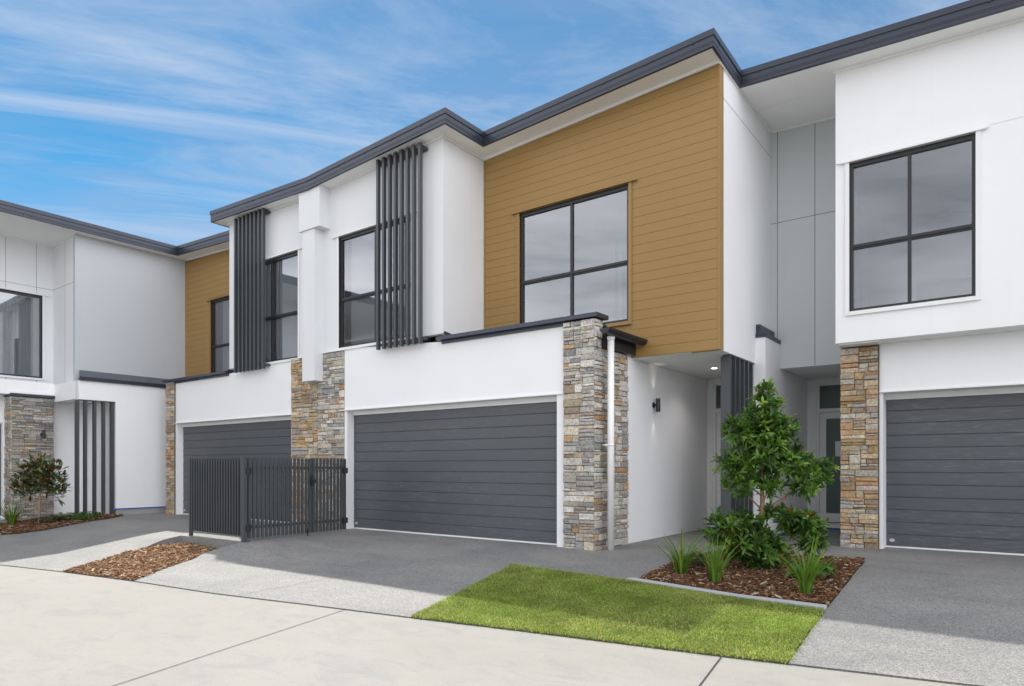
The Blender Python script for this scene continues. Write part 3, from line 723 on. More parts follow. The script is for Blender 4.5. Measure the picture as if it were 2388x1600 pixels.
# ------------------------------------------------------------------ house D (far left, at right angles)
D = thing('townhouse', 'pale grey townhouse at far left, square to the row, with slim dark porch posts', 'house', (-20, 6, 0))
XD, XR2, XB, XL = -18.619, -20.01, -19.388, -17.9
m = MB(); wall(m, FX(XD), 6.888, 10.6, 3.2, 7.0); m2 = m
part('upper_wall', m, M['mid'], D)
m = MB(); wall(m, FY(6.888), XR2-.1, XD-.12, 3.25, lambda u: fD(u)+.03, (), .1)
fbox(m, FY(6.888), -19.246, -19.238, 3.3, 6.93, 0, .0015, 1); fbox(m, FY(6.888), XR2, XD-.04, 5.77, 5.778, 0, .0012, 1)
wall(m, FX(XR2), 1.0, 6.888, 3.28, 6.96, [(4.1, 6.649, 3.46, 5.58)], .12); fr = FX(XR2)
for y in (5.867, 6.519): fbox(m, fr, y-.004, y+.004, 5.63, 6.93, 0, .0015, 1); fbox(m, fr, y-.004, y+.004, 3.3, 3.41, 0, .0015, 1)
fbox(m, fr, 1.0, 6.888, 5.77, 5.778, 0, .0012, 1)
part('recess_wall', m, [M['pale'], M['cut2']], D)
window(D, FX(XR2), 4.1, 6.649, 3.46, 5.58)
m = MB(); casing(m, FX(XR2), 4.1, 6.649, 3.46, 5.58, .05, .02, .16, .04); part('window_casing', m, M['pale'], D)
o = room(D, -23.5, XR2-.14, 2.5, 7.2, 3.0, 5.8, None, ('right', 'left'))
m = MB()
for k in range(46):
    y = 5.55+.022*k; m.face([(XR2-.32+.011*math.sin(k*1.9), y, 3.05), (XR2-.32+.011*math.sin((k+1)*1.9), y+.022, 3.05), (XR2-.32+.011*math.sin((k+1)*1.9), y+.022, 5.55), (XR2-.32+.011*math.sin(k*1.9), y, 5.55)])
part('curtain', m, M['curtain'], o, D)
m = MB(); wall(m, FX(XB), .5, 6.702, 2.95, 3.29, (), .3); wall(m, FY(6.702), XB-.3, XL-.12, 2.83, 3.26, (), .2)
wall(m, FX(XL), 6.702, 9.12, .13, 3.265, [(6.69, 7.52, .1, 2.811)], .14)
part('lower_wall', m, M['white'], D)
m = MB(); wall(m, FX(-19.62), 6.4, 9.2, .0, 2.95, (), .1); m.box(XB-.3, XL-.13, 6.72, 9.0, 2.86, 2.9); m.box(-19.6, XL-.14, 7.56, 7.66, .0, 2.85); part('porch_wall', m, M['white'], D)
m = MB(); m.box(XL-.12, XL-.015, 7.53, 9.12, -.3, .128); part('plinth', m, M['plinth'], D)
m = MB(); m.hexa([(XL-.02, 6.70, 3.265), (XL+.05, 6.70, 3.265), (XL+.05, 9.12, 3.265), (XL-.02, 9.12, 3.265)], [(XL-.02, 6.70, 3.33), (XL+.05, 6.70, 3.33), (XL+.05, 9.12, 3.33), (XL-.02, 9.12, 3.33)])
m.hexa([(XD+.005, 6.98, 3.40), (XL, 6.72, 3.30), (XL, 9.6, 3.30), (XD+.005, 9.6, 3.40)], [(XD+.005, 6.98, 3.60), (XL, 6.72, 3.36), (XL, 9.6, 3.36), (XD+.005, 9.6, 3.60)])
part('lean_to_roof', m, M['dark'], D)
s = part('porch_screen', (lambda q: (q.box(XL-.10, XL-.03, 6.72, 7.5, 2.79, 2.81), q)[1])(MB()), M['batten'], D)
for y in (6.655, 6.835, 7.040, 7.240, 7.430):
    b = MB(); b.box(XL-.13, XL-.02 if y > 6.7 else XL+.006, y, y+.055, -.15, 2.79); part('post', b, M['batten'], s, D)
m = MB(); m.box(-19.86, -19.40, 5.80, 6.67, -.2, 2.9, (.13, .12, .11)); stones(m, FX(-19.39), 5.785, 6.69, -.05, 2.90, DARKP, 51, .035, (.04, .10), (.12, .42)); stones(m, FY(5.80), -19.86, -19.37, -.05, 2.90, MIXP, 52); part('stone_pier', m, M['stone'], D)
m = MB(); m.box(-19.9, -19.33, 5.76, 6.70, 2.91, 2.975); part('pier_flashing', m, M['dark'], D)
m = MB(); m.box(-19.42, -19.36, 5.76, 6.70, 2.98, 3.03); part('pier_trim', m, M['trim'], D)
wall_light(D, -19.34, 6.43, 1.89, 2.11)
m = MB(); wall(m, FX(-19.8), .3, 5.79, -.3, 2.98, [(.9, 5.74, -.31, 2.28)], .15); part('garage_surround', m, M['white'], D)
garage_door(D, FX(-19.9), .9, 5.74, .0, 2.24)
m = MB(); sweep(m, 0, 1, PROF); part('fascia', m, M['dark'], D)
m = MB(); roof_piece(m, -30, -18.33, -3, 9.3, fD); roof_piece(m, -30, -18.26, 9.3, 20, fD); part('roof', m, M['dark'], D)
m = MB(); soffit_piece(m, -30, -18.31, -3, 9.27, fD); soffit_piece(m, -30, -18.285, 9.27, 20, fD); m.box(XR2, -18.32, 6.2, 6.206, 6.945, 6.948); part('soffit', m, M['soffit'], D)
m = MB(); bead(m, (XR2, 1.0, fD(XR2)), (XR2, 6.888, fD(XR2)), .022); bead(m, (XR2, 6.888, fD(XR2)), (XD, 6.888, fD(XD)), .022); part('cornice', m, M['trim'], D)
m = MB(); m.box(-29.5, -20.1, -2.2, -2.0, -.3, 6.6); part('end_wall', m, M['white'], D)
m = MB(); m.box(-29.5, -18.7, 9.7, 9.9, -.3, 6.6); part('rear_wall', m, M['white'], D)

# ------------------------------------------------------------------ fence and gates
fe = thing('fence', 'charcoal vertical slat fence panel with corner post between the mulch bed and the garage', 'fence', (-10.7, 6.09, 0))
m = MB(); n = 20
for i in range(n):
    x = -11.52+i*.080; m.box(x, x+.030, 6.07, 6.135, .09, 1.345)
m.box(-11.58, -9.93, 6.135, 6.16, .24, .28); m.box(-11.58, -9.93, 6.135, 6.16, 1.16, 1.20); part('slat_panel', m, M['batten'], fe)
m = MB(); m.box(-9.925, -9.86, 6.045, 6.11, -.06, 1.355); m.box(-9.94, -9.80, 6.03, 6.125, -.06, .008); part('post', m, M['batten'], fe)
m = MB(); m.box(-11.60, -11.555, 6.07, 6.125, -.02, 1.35); part('post', m, M['batten'], fe)
def gate(y0, y1, label, n, hinge_y, latch_y, wheel=None):
    g = thing('gate', label, 'gate', (-9.9, (y0+y1)/2, 0), 'pair of charcoal slat gates')
    m = MB(); L = y1-y0; m.box(-9.925, -9.885, y0, y0+.05, .05, 1.345); m.box(-9.925, -9.885, y1-.05, y1, .05, 1.345)
    p = (L-.05)/(n)
    for i in range(1, n): m.box(-9.922, -9.900, y0+.01+i*p-.002, y0+.01+i*p+.043, .05, 1.345)
    part('slat_panel', m, M['batten'], g)
    for z in (.20, 1.16):
        r = MB(); r.box(-9.945, -9.923, y0+.02, y1-.02, z, z+.045); part('rail', r, M['batten'], g)
    for z in (.22, 1.13):
        h = MB(); h.box(-9.89, -9.855, hinge_y-.05, hinge_y+.05, z-.05, z+.05); h.tube([(-9.865, hinge_y, z-.06), (-9.865, hinge_y, z+.06)], .018, 10); part('hinge', h, M['frame'], g)
    if latch_y:
        h = MB(); h.box(-9.872, -9.84, latch_y-.05, latch_y+.05, .92, .98); h.box(-9.872, -9.85, latch_y-.035, latch_y+.0, .86, 1.05); part('latch', h, M['frame'], g)
    if wheel:
        h = MB(); h.box(-9.88, -9.865, wheel-.008, wheel+.008, -.03, .12); part('drop_bolt', h, M['frame'], g)
gate(6.15, 7.36, 'charcoal slat gate leaf hinged on the corner post', 15, 6.13, 7.37, 7.27)
gate(7.385, 8.12, 'shorter charcoal slat gate leaf beside the white garage jamb', 9, 8.085, None)
# bins / cartons glimpsed behind the gate are omitted: nothing of them can be made out

# ------------------------------------------------------------------ kerbs, edging, tape
def edging(name, pts, w, h, mat):
    mb = MB()
    for (x0, y0), (x1, y1) in zip(pts, pts[1:]):
        a = Vector((x0, y0)); b = Vector((x1, y1)); d = (b-a).normalized(); q = Vector((-d.y, d.x))*w/2; n = 6
        for k in range(n):
            p0 = a.lerp(b, k/n); p1 = a.lerp(b, (k+1)/n-(.004 if k == n-1 else 0))
            P = [p0-q, p1-q, p1+q, p0+q]
            mb.hexa([(p.x, p.y, T(p.x, p.y)-.05) for p in P], [(p.x, p.y, T(p.x, p.y)+h) for p in P])
    return mb.build(name, mat)
M['kerb'] = paint('concrete_edging', (.37, .385, .39), rough=.85, joints=0, var=.1)
o = edging('edging', [(-3.53, 6.935), (-2.293, 6.725), (-1.405, 6.685)], .095, .028, M['kerb']); tag(o, 'pale grey concrete edging between the front lawn and the tree bed', 'edging', 'concrete garden edgings')
o = edging('edging', [(-17.6, 4.55), (-16.75, 4.80)], .1, .03, M['kerb']); tag(o, 'short concrete edging at the corner of the far left garden bed', 'edging', 'concrete garden edgings')
m = MB(); m.box(-17.9, -17.893, 7.50, 9.05, .135, .165); o = m.build('tape', M['tape'], None, (-17.9, 8.2, .13)); tag(o, 'blue masking tape along the base of the far left white wall', 'tape', 'strips of blue tape')
m = MB(); m.box(-3.297, -3.292, 11.4, 14.0, .0, .05); m.box(-3.29, -3.23, 12.2, 13.6, .004, .012); o = m.build('tape', M['tape'], None, (-3.29, 12.6, 0)); tag(o, 'blue tape along the foot of the white porch wall behind the tree', 'tape', 'strips of blue tape')
m = MB(); m.box(-3.2, -2.0, 14.03, 14.045, .0, .03); o = m.build('tape', M['tape'], None, (-2.7, 14.03, 0)); tag(o, 'blue tape under the step of the right front door', 'tape', 'strips of blue tape')
m = MB(); m.box(-4.86, -4.6, 12.84, 12.855, .0, .03); o = m.build('tape', M['tape'], None, (-4.7, 12.84, 0)); tag(o, 'blue tape at the step of the central front door', 'tape', 'strips of blue tape')
m = MB(); m.box(-2.80, -2.60, 14.09, 14.094, 1.40, 1.69); o = m.build('notice', M['paper'], None, (-2.7, 14.09, 1.4)); tag(o, 'white paper notice stuck on the frosted glass of the right front door', 'notice')

# ------------------------------------------------------------------ plants
Rv = Vector((.8007, .5991, 0)); Fv = Vector((-.5991, .8007, 0))
def leaf(mb, base, d, up, L, W, col, droop=.25, fold=.25, seg=3, mi=0):
    d = d.normalized(); s = d.cross(up)
    if s.length < 1e-3: s = d.cross(Vector((1, 0, 0)))
    s.normalize(); u = s.cross(d).normalized()
    prof = [.12, .85, .92, .0] if seg == 3 else [.2, 1, 0]
    ts = [0, .35, .7, 1.0] if seg == 3 else [0, .5, 1]
    mid = []; lf = []; rt = []
    for t, w in zip(ts, prof):
        c = base + d*(L*t) - Vector((0, 0, 1))*(droop*L*t*t)
        mid.append(c); lf.append(c+s*(W/2*w)+u*(fold*W/2*w)); rt.append(c-s*(W/2*w)+u*(fold*W/2*w))
    k = len(ts); vs = [tuple(p) for p in mid+lf[:-1]+rt[:-1]]
    fs = []
    for i in range(k-2):
        fs += [(i, i+1, k+i+1, k+i), (i+1, i, 2*k-1+i, 2*k+i)]
    i = k-2; fs += [(i, i+1, k+i), (i+1, i, 2*k-1+i)]
    mb.mesh(vs, fs, col, mi)
def rvec(r):
    while True:
        v = Vector((r.uniform(-1, 1), r.uniform(-1, 1), r.uniform(-1, 1)))
        if .05 < v.length < 1: return v
def crown(mb, base, blobs, density, L, W, cols, r, nl=(6, 9), tips=None):
    for lat, z, rad in blobs:
        c = base + Rv*lat; c = Vector((c.x, c.y, z)) + Fv*r.uniform(-.10, .10)
        n = int(density*rad*rad)
        for _ in range(n):
            v = rvec(r).normalized(); k = r.random()**.45
            p = c + Vector((v.x, v.y, v.z*.92))*rad*k
            ax = (v*.75+Vector((0, 0, .75))+rvec(r)*.45).normalized()
            t = ax.cross(Vector((.3, .8, .2))).normalized(); b = ax.cross(t)
            q = r.uniform(.7, 1.2); base_col = r.choices([x for x, _ in cols], [w for _, w in cols])[0]
            off = r.uniform(0, 6.28); m_ = r.randint(*nl)
            for j in range(m_):
                a = off+j*6.283/m_+r.uniform(-.6, .6); op = r.uniform(.30, 1.30)
                d = ax*math.cos(op)+(t*math.cos(a)+b*math.sin(a))*math.sin(op)
                kk = q*r.uniform(.75, 1.25)
                leaf(mb, p+ax*r.uniform(-.04, .015), d, ax, L*r.uniform(.6, 1.2), W*r.uniform(.8, 1.15), tuple(x*kk for x in base_col), r.uniform(.05, .4), r.uniform(.1, .45))

TB = Vector((-2.423, 8.099, -.02))
tr = thing('tree', 'leafy green young tree on a slender trunk in the mulch bed by the right garage', 'tree', tuple(TB))
r = random.Random(3)
blobs = [(.065, 2.09, .10), (.08, 1.92, .19), (0, 1.70, .25), (.24, 1.66, .19), (-.27, 1.62, .17), (-.34, 1.22, .20), (0, 1.34, .30), (.33, 1.32, .24), (.70, 1.17, .21), (.50, 1.04, .18), (-.24, 1.02, .18), (.10, 1.02, .18), (.1, 1.5, .28)]
low = [(-.47, .48, .18), (-.20, .50, .21), (0, .32, .22), (.55, .52, .20), (.33, .60, .15), (.61, .36, .15), (-.06, .17, .17), (-.32, .32, .18), (.16, .22, .15), (.02, .12, .14), (.12, .66, .10)]
m = MB(); bc = (.23, .15, .09)
top = Vector((TB.x, TB.y, 0))+Rv*.09
m.tube([TB+Vector((0, 0, -.05)), TB+Rv*-.01+Vector((0, 0, .35)), TB+Rv*.03+Vector((0, 0, .8)), TB+Rv*.02+Vector((0, 0, 1.3)), TB+Rv*.08+Vector((0, 0, 2.0))], [.034, .030, .026, .018, .007], 10, bc)
for lat, z, rad in blobs+low:
    z0 = max(.12, z-.35*abs(lat)-.25); s = TB+Rv*(.03 if z0 > .6 else .0)+Vector((0, 0, z0+.02))
    e = TB+Rv*lat+Vector((0, 0, z+.02)); mid = s.lerp(e, .55)+Vector((0, 0, -.03))
    m.tube([s, mid, e], [.011, .008, .004], 6, bc)
part('trunk', m, M['bark'], tr, smooth=True)
m = MB()
GR = [((.09, .19, .029), 5), ((.13, .25, .034), 4), ((.052, .115, .026), 3.2), ((.21, .33, .045), 2.2)]
crown(m, TB, blobs, 1450, .108, .030, GR, r, (7, 10)); crown(m, TB, low, 1350, .122, .035, [((.075, .155, .026), 5), ((.105, .205, .032), 4), ((.046, .10, .024), 3), ((.16, .26, .036), 1.3), ((.28, .13, .03), .25)], r, (7, 10))
for _ in range(16):
    p = TB+Rv*r.uniform(-.08, .22)+Vector((0, 0, r.uniform(2.02, 2.18)))+Fv*r.uniform(-.1, .1)
    leaf(m, p, rvec(r)+Vector((0, 0, .6)), Vector((0, 0, 1)), .07, .025, (.34, .15, .11), .1)
part('crown', m, M['leaf'], tr)

MG = Vector((-17.302, 5.694, -.09))
tr = thing('tree', 'small magnolia with rusty leaf undersides in front of the far left stone pier', 'tree', tuple(MG))
r = random.Random(5); m = MB(); bc = (.30, .22, .16)
m.tube([MG, MG+Vector((0, 0, .45)), MG+Rv*.02+Vector((0, 0, .9)), MG+Rv*.0+Vector((0, 0, 1.4))], [.026, .022, .015, .006], 9, bc)
mb_ = [(0, 1.22, .24), (-.24, 1.05, .22), (.28, 1.07, .23), (-.34, .80, .22), (.38, .82, .22), (0, .95, .28), (-.22, .62, .15), (.36, .60, .15), (-.5, .72, .1), (.14, .8, .2)]
for lat, z, rad in mb_:
    s = MG+Vector((0, 0, max(.2, z-.3-abs(lat)*.6)+.09)); e = MG+Rv*lat+Vector((0, 0, z+.09)); m.tube([s, s.lerp(e, .5)+Vector((0, 0, -.02)), e], [.012, .008, .004], 6, bc)
part('trunk', m, M['bark'], tr, smooth=True)
m = MB()
for lat, z, rad in mb_:
    c = MG+Rv*lat; c = Vector((c.x, c.y, z))
    for _ in range(int(1500*rad*rad)+4):
        v = rvec(r).normalized(); p = c+v*rad*(r.random()**.4)
        d = (v*.7+Vector((0, 0, .55))+rvec(r)*.5).normalized(); L = r.uniform(.11, .17); W = L*.42
        k = r.uniform(.7, 1.3); up = Vector((r.uniform(-.5, .5), r.uniform(-.5, .5), 1))
        dr = r.uniform(0, .3); fo = r.uniform(.1, .4)
        leaf(m, p, d, up, L, W, (.065*k, .14*k, .04*k), dr, fo)
        leaf(m, p-Vector((0, 0, .003)), d, up, L*.99, W*.98, (.12*k, .062*k, .02*k), dr, fo)
part('crown', m, M['leaf'], tr)

def strappy(x, y, h, n, seed, label, spread=.5):
    r = random.Random(seed); z = T(x, y); o = MB()
    for i in range(n):
        a = r.uniform(0, 6.283); sp = r.uniform(.1, spread*1.35); L = h*r.uniform(.6, 1.25); w = r.uniform(.014, .024)
        d = Vector((math.cos(a), math.sin(a), 0)); s = Vector((-d.y, d.x, 0)); b = Vector((x, y, z-.01))+d*r.uniform(0, .05)
        k = r.uniform(.7, 1.35); col = (.11*k, .21*k, .028*k) if r.random() > .12 else (.24*k, .27*k, .06*k)
        pts = []
        for t in (0, .3, .6, .85, 1):
            pts.append(b+d*(L*sp*(t**1.7)*1.1)+Vector((0, 0, L*(t-.38*sp*t*t*t))))
        ws = [.8, 1, .85, .5, .0]
        vs = []
        for p, q in zip(pts, ws): vs += [tuple(p+s*w*q/2), tuple(p-s*w*q/2)]
        o.mesh(vs, [(2*j, 2*j+1, 2*j+3, 2*j+2) for j in range(4)], col)
    ob = o.build('strappy_plant', M['blade'], None, (x, y, z)); tag(ob, label, 'plant', 'clumps of strappy grass'); return ob
strappy(-3.085, 7.36, .60, 48, 1, 'tall strappy green clump at the left corner of the tree bed', .75)
strappy(-2.626, 7.19, .52, 42, 2, 'strappy green clump between the tree and the lawn, second from left')
strappy(-1.674, 7.09, .56, 60, 4, 'dense yellowish strappy clump at the right end of the tree bed', .6)
strappy(-17.96, 5.38, .62, 60, 6, 'dark strappy clump at the foot of the far left stone pier', .8)

def shrub(x, y, h, rad, seed, label, cols=None, L=.10, n=26):
    r = random.Random(seed); z = T(x, y); m = MB(); cols = cols or [(.075, .17, .03), (.10, .21, .04), (.05, .11, .03)]
    sh = thing('shrub', label, 'shrub', (x, y, z), 'low leafy garden plants')
    st = MB()
    for i in range(n):
        a = r.uniform(0, 6.283); q = rad*r.random()**.5; p = Vector((x+q*math.cos(a), y+q*math.sin(a), z+h*r.uniform(.35, 1)*(1-.5*q/rad)))
        st.tube([(x+.2*q*math.cos(a), y+.2*q*math.sin(a), z-.01), tuple(p)], [.004, .002], 5, (.12, .10, .04))
        for j in range(r.randint(4, 6)):
            b = r.uniform(0, 6.283); d = Vector((math.cos(b), math.sin(b), r.uniform(-.1, .6))); k = r.uniform(.7, 1.3); c = r.choice(cols)
            leaf(m, p, d, Vector((0, 0, 1)), L*r.uniform(.6, 1.1), L*.48, tuple(v*k for v in c), r.uniform(.1, .5), .2)
    part('stems', st, M['bark'], sh); part('foliage', m, M['leaf'], sh)
shrub(-3.15, 7.78, .30, .22, 8, 'low dark shrub behind the tall strappy clump, left of the tree', [(.03, .08, .025), (.04, .10, .03)], .09)
shrub(-1.78, 7.75, .34, .24, 9, 'low leafy shrub behind the right hand strappy clump', None, .13, 20)
shrub(-17.20, 5.90, .26, .24, 10, 'reddish green shrub beside the magnolia stem', [(.035, .08, .02), (.06, .05, .02)], .10)
shrub(-17.25, 6.22, .25, .26, 12, 'leafy green shrub right of the magnolia', None, .11)
shrub(-17.05, 6.60, .26, .26, 13, 'bright leafy shrub at the foot of the far left porch posts', None, .12, 30)
shrub(-16.78, 6.40, .18, .24, 14, 'low leafy shrub at the driveway edge before the far left porch', None, .11, 22)
for i, (x, y) in enumerate(((-10.95, 5.86), (-10.62, 5.87), (-10.36, 5.80))):
    r = random.Random(60+i); z = slope_base(x, y); m = MB()
    for k in range(18):
        a = r.uniform(0, 6.283); d = Vector((math.cos(a), math.sin(a), r.uniform(1.5, 4))).normalized(); b = Vector((x+r.uniform(-.07, .07), y+r.uniform(-.05, .05), z)); s = Vector((-d.y, d.x, 0))*.005
        L = r.uniform(.10, .22); m.face([tuple(b+s), tuple(b-s), tuple(b+d*L)], (.09, .17, .03))
    o = m.build('grass_tuft', M['blade'], None, (x, y, z)); tag(o, ('small grass tuft by the kerb, left of three under the fence', 'middle grass tuft of three under the fence', 'right grass tuft of three under the fence')[i], 'grass', 'grass tufts under the fence')

# ------------------------------------------------------------------ lawn blades and bark mulch
def scatter(poly, n, r):
    xs = [p[0] for p in poly]; ys = [p[1] for p in poly]; out = []
    while len(out) < n:
        p = (r.uniform(min(xs), max(xs)), r.uniform(min(ys), max(ys)))
        if inside(p, poly): out.append(p)
    return out
r = random.Random(77); m = MB(); LB = [(-4.645, 4.60), (-4.885, 5.6), (-5.26, 7.045), (-3.56, 6.895), (-2.296, 6.675), (-1.41, 6.61), (-1.352, 5.578), (-1.322, 5.06), (-1.769, 4.99), (-3.531, 4.762)]
for x, y in scatter(LB, 150000, r):
    x += r.gauss(0, .016); y += r.gauss(0, .016)
    z = T(x, y)+.006; a = r.uniform(0, 6.283); h = r.uniform(.012, .028); ln = r.uniform(.3, 1.5); w = r.uniform(.002, .004)
    d = Vector((math.cos(a), math.sin(a), 0)); s = Vector((-d.y, d.x, 0))*w
    q = .5+.5*math.sin(x*2.3+1.7*math.sin(y*1.9+.6))*math.sin(y*3.1+1.3*math.sin(x*1.4))
    u = min(.999, max(0, r.random()+.22*(q-.5))); k = r.uniform(.72, 1.28); h *= .8+.45*q*r.random()
    if u < .58: c = (.195*k, .285*k, .050*k)
    elif u < .84: c = (.29*k, .345*k, .08*k)
    else: c = (.48*k, .42*k, .21*k)
    b = Vector((x, y, z)); mid = b+d*(ln*h*.4)+Vector((0, 0, h*.6)); tip = b+d*(ln*h*1.1)+Vector((0, 0, h))
    m.mesh([tuple(b+s), tuple(b-s), tuple(mid-s*.7), tuple(mid+s*.7), tuple(tip)], [(0, 1, 2, 3), (3, 2, 4)], c)
o = m.build('lawn', M['lawn']); struct(o, 'stuff')
o['label'] = 'green front lawn of short mown blades with dry straw flecks'; o['category'] = 'lawn'
def mulch(poly, n, seed, pal, hf, label, big=1.0):
    r = random.Random(seed); m = MB()
    for x, y in scatter(poly, n, r):
        L = r.uniform(.025, .085)*big*(1.5 if r.random() < .08 else 1); W = r.uniform(.006, .018)*big; t = r.uniform(.003, .008)
        a = r.uniform(0, 6.283); p = r.gauss(0, .22); z = hf(x, y)+r.uniform(.006, .03)
        R = Matrix.Rotation(a, 3, 'Z') @ Matrix.Rotation(p, 3, 'Y') @ Matrix.Rotation(r.gauss(0, .4), 3, 'X')
        k = r.uniform(.6, 1.4); c = tuple(v*k for v in r.choices([q for q, _ in pal], [w for _, w in pal])[0])
        tp = r.uniform(.4, 1)
        P = [Vector(q) for q in ((-L/2, -W/2, 0), (L/2, -W/2*tp, 0), (L/2, W/2*tp, 0), (-L/2, W/2, 0), (-L/2, -W/2, t), (L/2, -W/2*tp, t), (L/2, W/2*tp, t), (-L/2, W/2, t))]
        P = [tuple(R @ q+Vector((x, y, z))) for q in P]
        m.mesh(P, [(4, 5, 6, 7), (0, 1, 5, 4), (1, 2, 6, 5), (2, 3, 7, 6), (3, 0, 4, 7)], c)
    o = m.build('mulch', M['chip']); struct(o, 'stuff'); o['label'] = label; o['category'] = 'mulch'
MP = [((.16, .075, .035), 5), ((.10, .045, .022), 4), ((.23, .125, .065), 3), ((.36, .25, .16), 1.2), ((.40, .37, .34), .6), ((.06, .035, .02), 3)]
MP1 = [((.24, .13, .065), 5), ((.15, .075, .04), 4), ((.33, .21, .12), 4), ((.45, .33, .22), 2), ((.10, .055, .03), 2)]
mulch(BED2, 9000, 1, MP, lambda x, y: T(x, y)+.01, 'dark reddish bark mulch in the bed around the tree')
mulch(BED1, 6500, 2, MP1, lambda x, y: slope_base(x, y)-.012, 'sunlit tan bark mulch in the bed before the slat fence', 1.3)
mulch(BEDD, 3500, 3, MP, lambda x, y: T(x, y)+.012, 'bark mulch under the small magnolia', 1.3)

# ------------------------------------------------------------------ camera
cam = bpy.data.cameras.new('camera'); co = bpy.data.objects.new('camera', cam); COL.objects.link(co)
cam.sensor_width = 36; cam.lens = 1575.2/2388*36; cam.shift_y = (1088.67-800)/2388; cam.clip_end = 2000; cam.clip_start = .05
co.location = (0, 0, 1.2); co.rotation_euler = (math.pi/2, 0, math.radians(90-53.1927)); SC.camera = co

# ------------------------------------------------------------------ light
SUN = Vector((-.735, .398, 1)).normalized()
sl = bpy.data.lights.new('sun', 'SUN'); sl.energy = 2.9; sl.angle = math.radians(.53); sl.color = (1, .955, .88)
so = bpy.data.objects.new('sun', sl); COL.objects.link(so); so.rotation_euler = SUN.to_track_quat('Z', 'Y').to_euler()
el = math.asin(SUN.z); az = math.atan2(SUN.x, SUN.y)
W = bpy.data.worlds.new('World'); SC.world = W; W.use_nodes = True; nt = W.node_tree; nt.nodes.clear()
out = nt.nodes.new('ShaderNodeOutputWorld'); bg = nt.nodes.new('ShaderNodeBackground'); bg.inputs[1].default_value = .05
sky = nt.nodes.new('ShaderNodeTexSky'); sky.sky_type = 'NISHITA'; sky.sun_disc = False; sky.sun_elevation = el; sky.sun_rotation = az
sky.air_density = 1.0; sky.dust_density = 0.0; sky.ozone_density = 3.0
hs = nt.nodes.new('ShaderNodeHueSaturation'); hs.inputs['Saturation'].default_value = 1.32; hs.inputs['Value'].default_value = 1.28; hs.inputs['Hue'].default_value = .484
nt.links.new(sky.outputs[0], hs.inputs['Color']); SKYC = hs.outputs[0]
tc = nt.nodes.new('ShaderNodeTexCoord'); sx = nt.nodes.new('ShaderNodeSeparateXYZ'); nt.links.new(tc.outputs['Generated'], sx.inputs[0])
den = math_node(nt, 'ADD', math_node(nt, 'MAXIMUM', sx.outputs[2], 0.0), .10)
cb = nt.nodes.new('ShaderNodeCombineXYZ'); nt.links.new(math_node(nt, 'DIVIDE', sx.outputs[0], den), cb.inputs[0]); nt.links.new(math_node(nt, 'DIVIDE', sx.outputs[1], den), cb.inputs[1])
def plane(rot, scale, loc=(0, 0, 0)):
    # rotate first, then stretch
    r1 = nt.nodes.new('ShaderNodeMapping'); r1.inputs['Rotation'].default_value = (0, 0, rot); nt.links.new(cb.outputs[0], r1.inputs[0])
    r2 = nt.nodes.new('ShaderNodeMapping'); r2.inputs['Scale'].default_value = scale; r2.inputs['Location'].default_value = loc; nt.links.new(r1.outputs[0], r2.inputs[0]); return r2.outputs[0]
CL = (7.0, 7.9, 9.4); CG = (4.3, 5.2, 7.4)
wisp = noise_tex(nt, plane(math.radians(-50), (.27, 2.0, 1), (8.1, 4.4, 0)), 1.0, 10, .62, .7)
fw = ramp(nt, wisp.outputs[0], [(.50, (0, 0, 0)), (.62, (.45, .45, .45)), (.74, (.95, .95, .95))])
wisp2 = noise_tex(nt, plane(math.radians(-47), (.36, 1.5, 1), (.6, 2.9, 0)), 1.0, 10, .66, 1.2)
fw2 = ramp(nt, wisp2.outputs[0], [(.48, (0, 0, 0)), (.60, (.40, .40, .40)), (.72, (.85, .85, .85))])
fw = math_node(nt, 'MAXIMUM', fw, fw2)
veil = noise_tex(nt, plane(math.radians(-44), (.3, .8, 1), (4.1, 2.2, 0)), .8, 8, .64, .6)
fv = ramp(nt, veil.outputs[0], [(.40, (0, 0, 0)), (.70, (.62, .62, .62))])
puff = noise_tex(nt, plane(math.radians(-50), (.30, 1.1, 1), (7.7, 3.1, 0)), 1.0, 8, .62, .6)
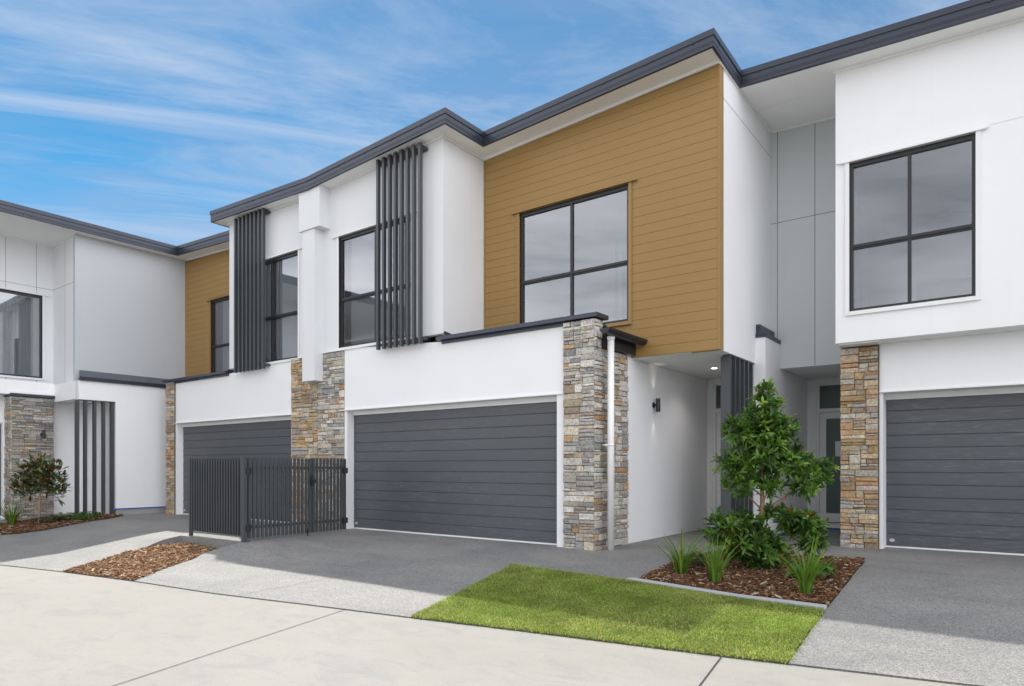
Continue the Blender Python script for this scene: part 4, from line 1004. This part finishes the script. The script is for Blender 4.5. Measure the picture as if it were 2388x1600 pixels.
west = math_node(nt, 'ADD', math_node(nt, 'MULTIPLY', sx.outputs[0], -.95), math_node(nt, 'MULTIPLY', sx.outputs[1], .3))
low_ = ramp(nt, sx.outputs[2], [(.18, (1, 1, 1)), (.50, (.25, .25, .25))])
fp = math_node(nt, 'MULTIPLY', math_node(nt, 'MULTIPLY', ramp(nt, puff.outputs[0], [(.42, (0, 0, 0)), (.58, (.95, .95, .95))]), ramp(nt, west, [(.35, (0, 0, 0)), (.70, (1, 1, 1))])), low_)
# unseen broken cloud facing the houses, brightened beyond real cloud to fill their shade
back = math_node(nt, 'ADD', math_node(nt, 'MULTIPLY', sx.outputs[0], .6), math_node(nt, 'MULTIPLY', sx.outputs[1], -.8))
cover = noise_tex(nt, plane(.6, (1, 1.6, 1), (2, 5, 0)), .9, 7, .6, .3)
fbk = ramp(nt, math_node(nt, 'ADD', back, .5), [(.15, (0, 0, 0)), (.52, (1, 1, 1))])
side = ramp(nt, math_node(nt, 'ADD', math_node(nt, 'MULTIPLY', sx.outputs[0], .5), .5), [(.05, (1.5, 1.5, 1.5)), (.22, (1.3, 1.3, 1.3)), (.42, (.78, .78, .78)), (.60, (1.0, 1.0, 1.0)), (.88, (1.75, 1.75, 1.75))])  # brightness by direction, raised at the right to fill the side walls
BACK_FILL = 16.5
c2 = mixc(nt, 1.0, side, mixc(nt, 1.0, ramp(nt, cover.outputs[0], [(.30, (.46, .48, .53)), (.48, (.85, .86, .88)), (.7, (1.15, 1.14, 1.12))]), (BACK_FILL, BACK_FILL*1.0, BACK_FILL*1.03), 'MULTIPLY'), 'MULTIPLY')
c1 = mixc(nt, fv, SKYC, CG); c1 = mixc(nt, fp, c1, CG); c1 = mixc(nt, fw, c1, CL)
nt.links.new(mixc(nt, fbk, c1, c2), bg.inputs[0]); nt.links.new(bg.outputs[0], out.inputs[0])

vs = SC.view_settings; vs.view_transform = 'Standard'; vs.look = 'None'; vs.exposure = .92; vs.gamma = 1
SC.render.engine = 'CYCLES'; SC.cycles.use_denoising = True
SC.cycles.max_bounces = 8; SC.cycles.transparent_max_bounces = 12
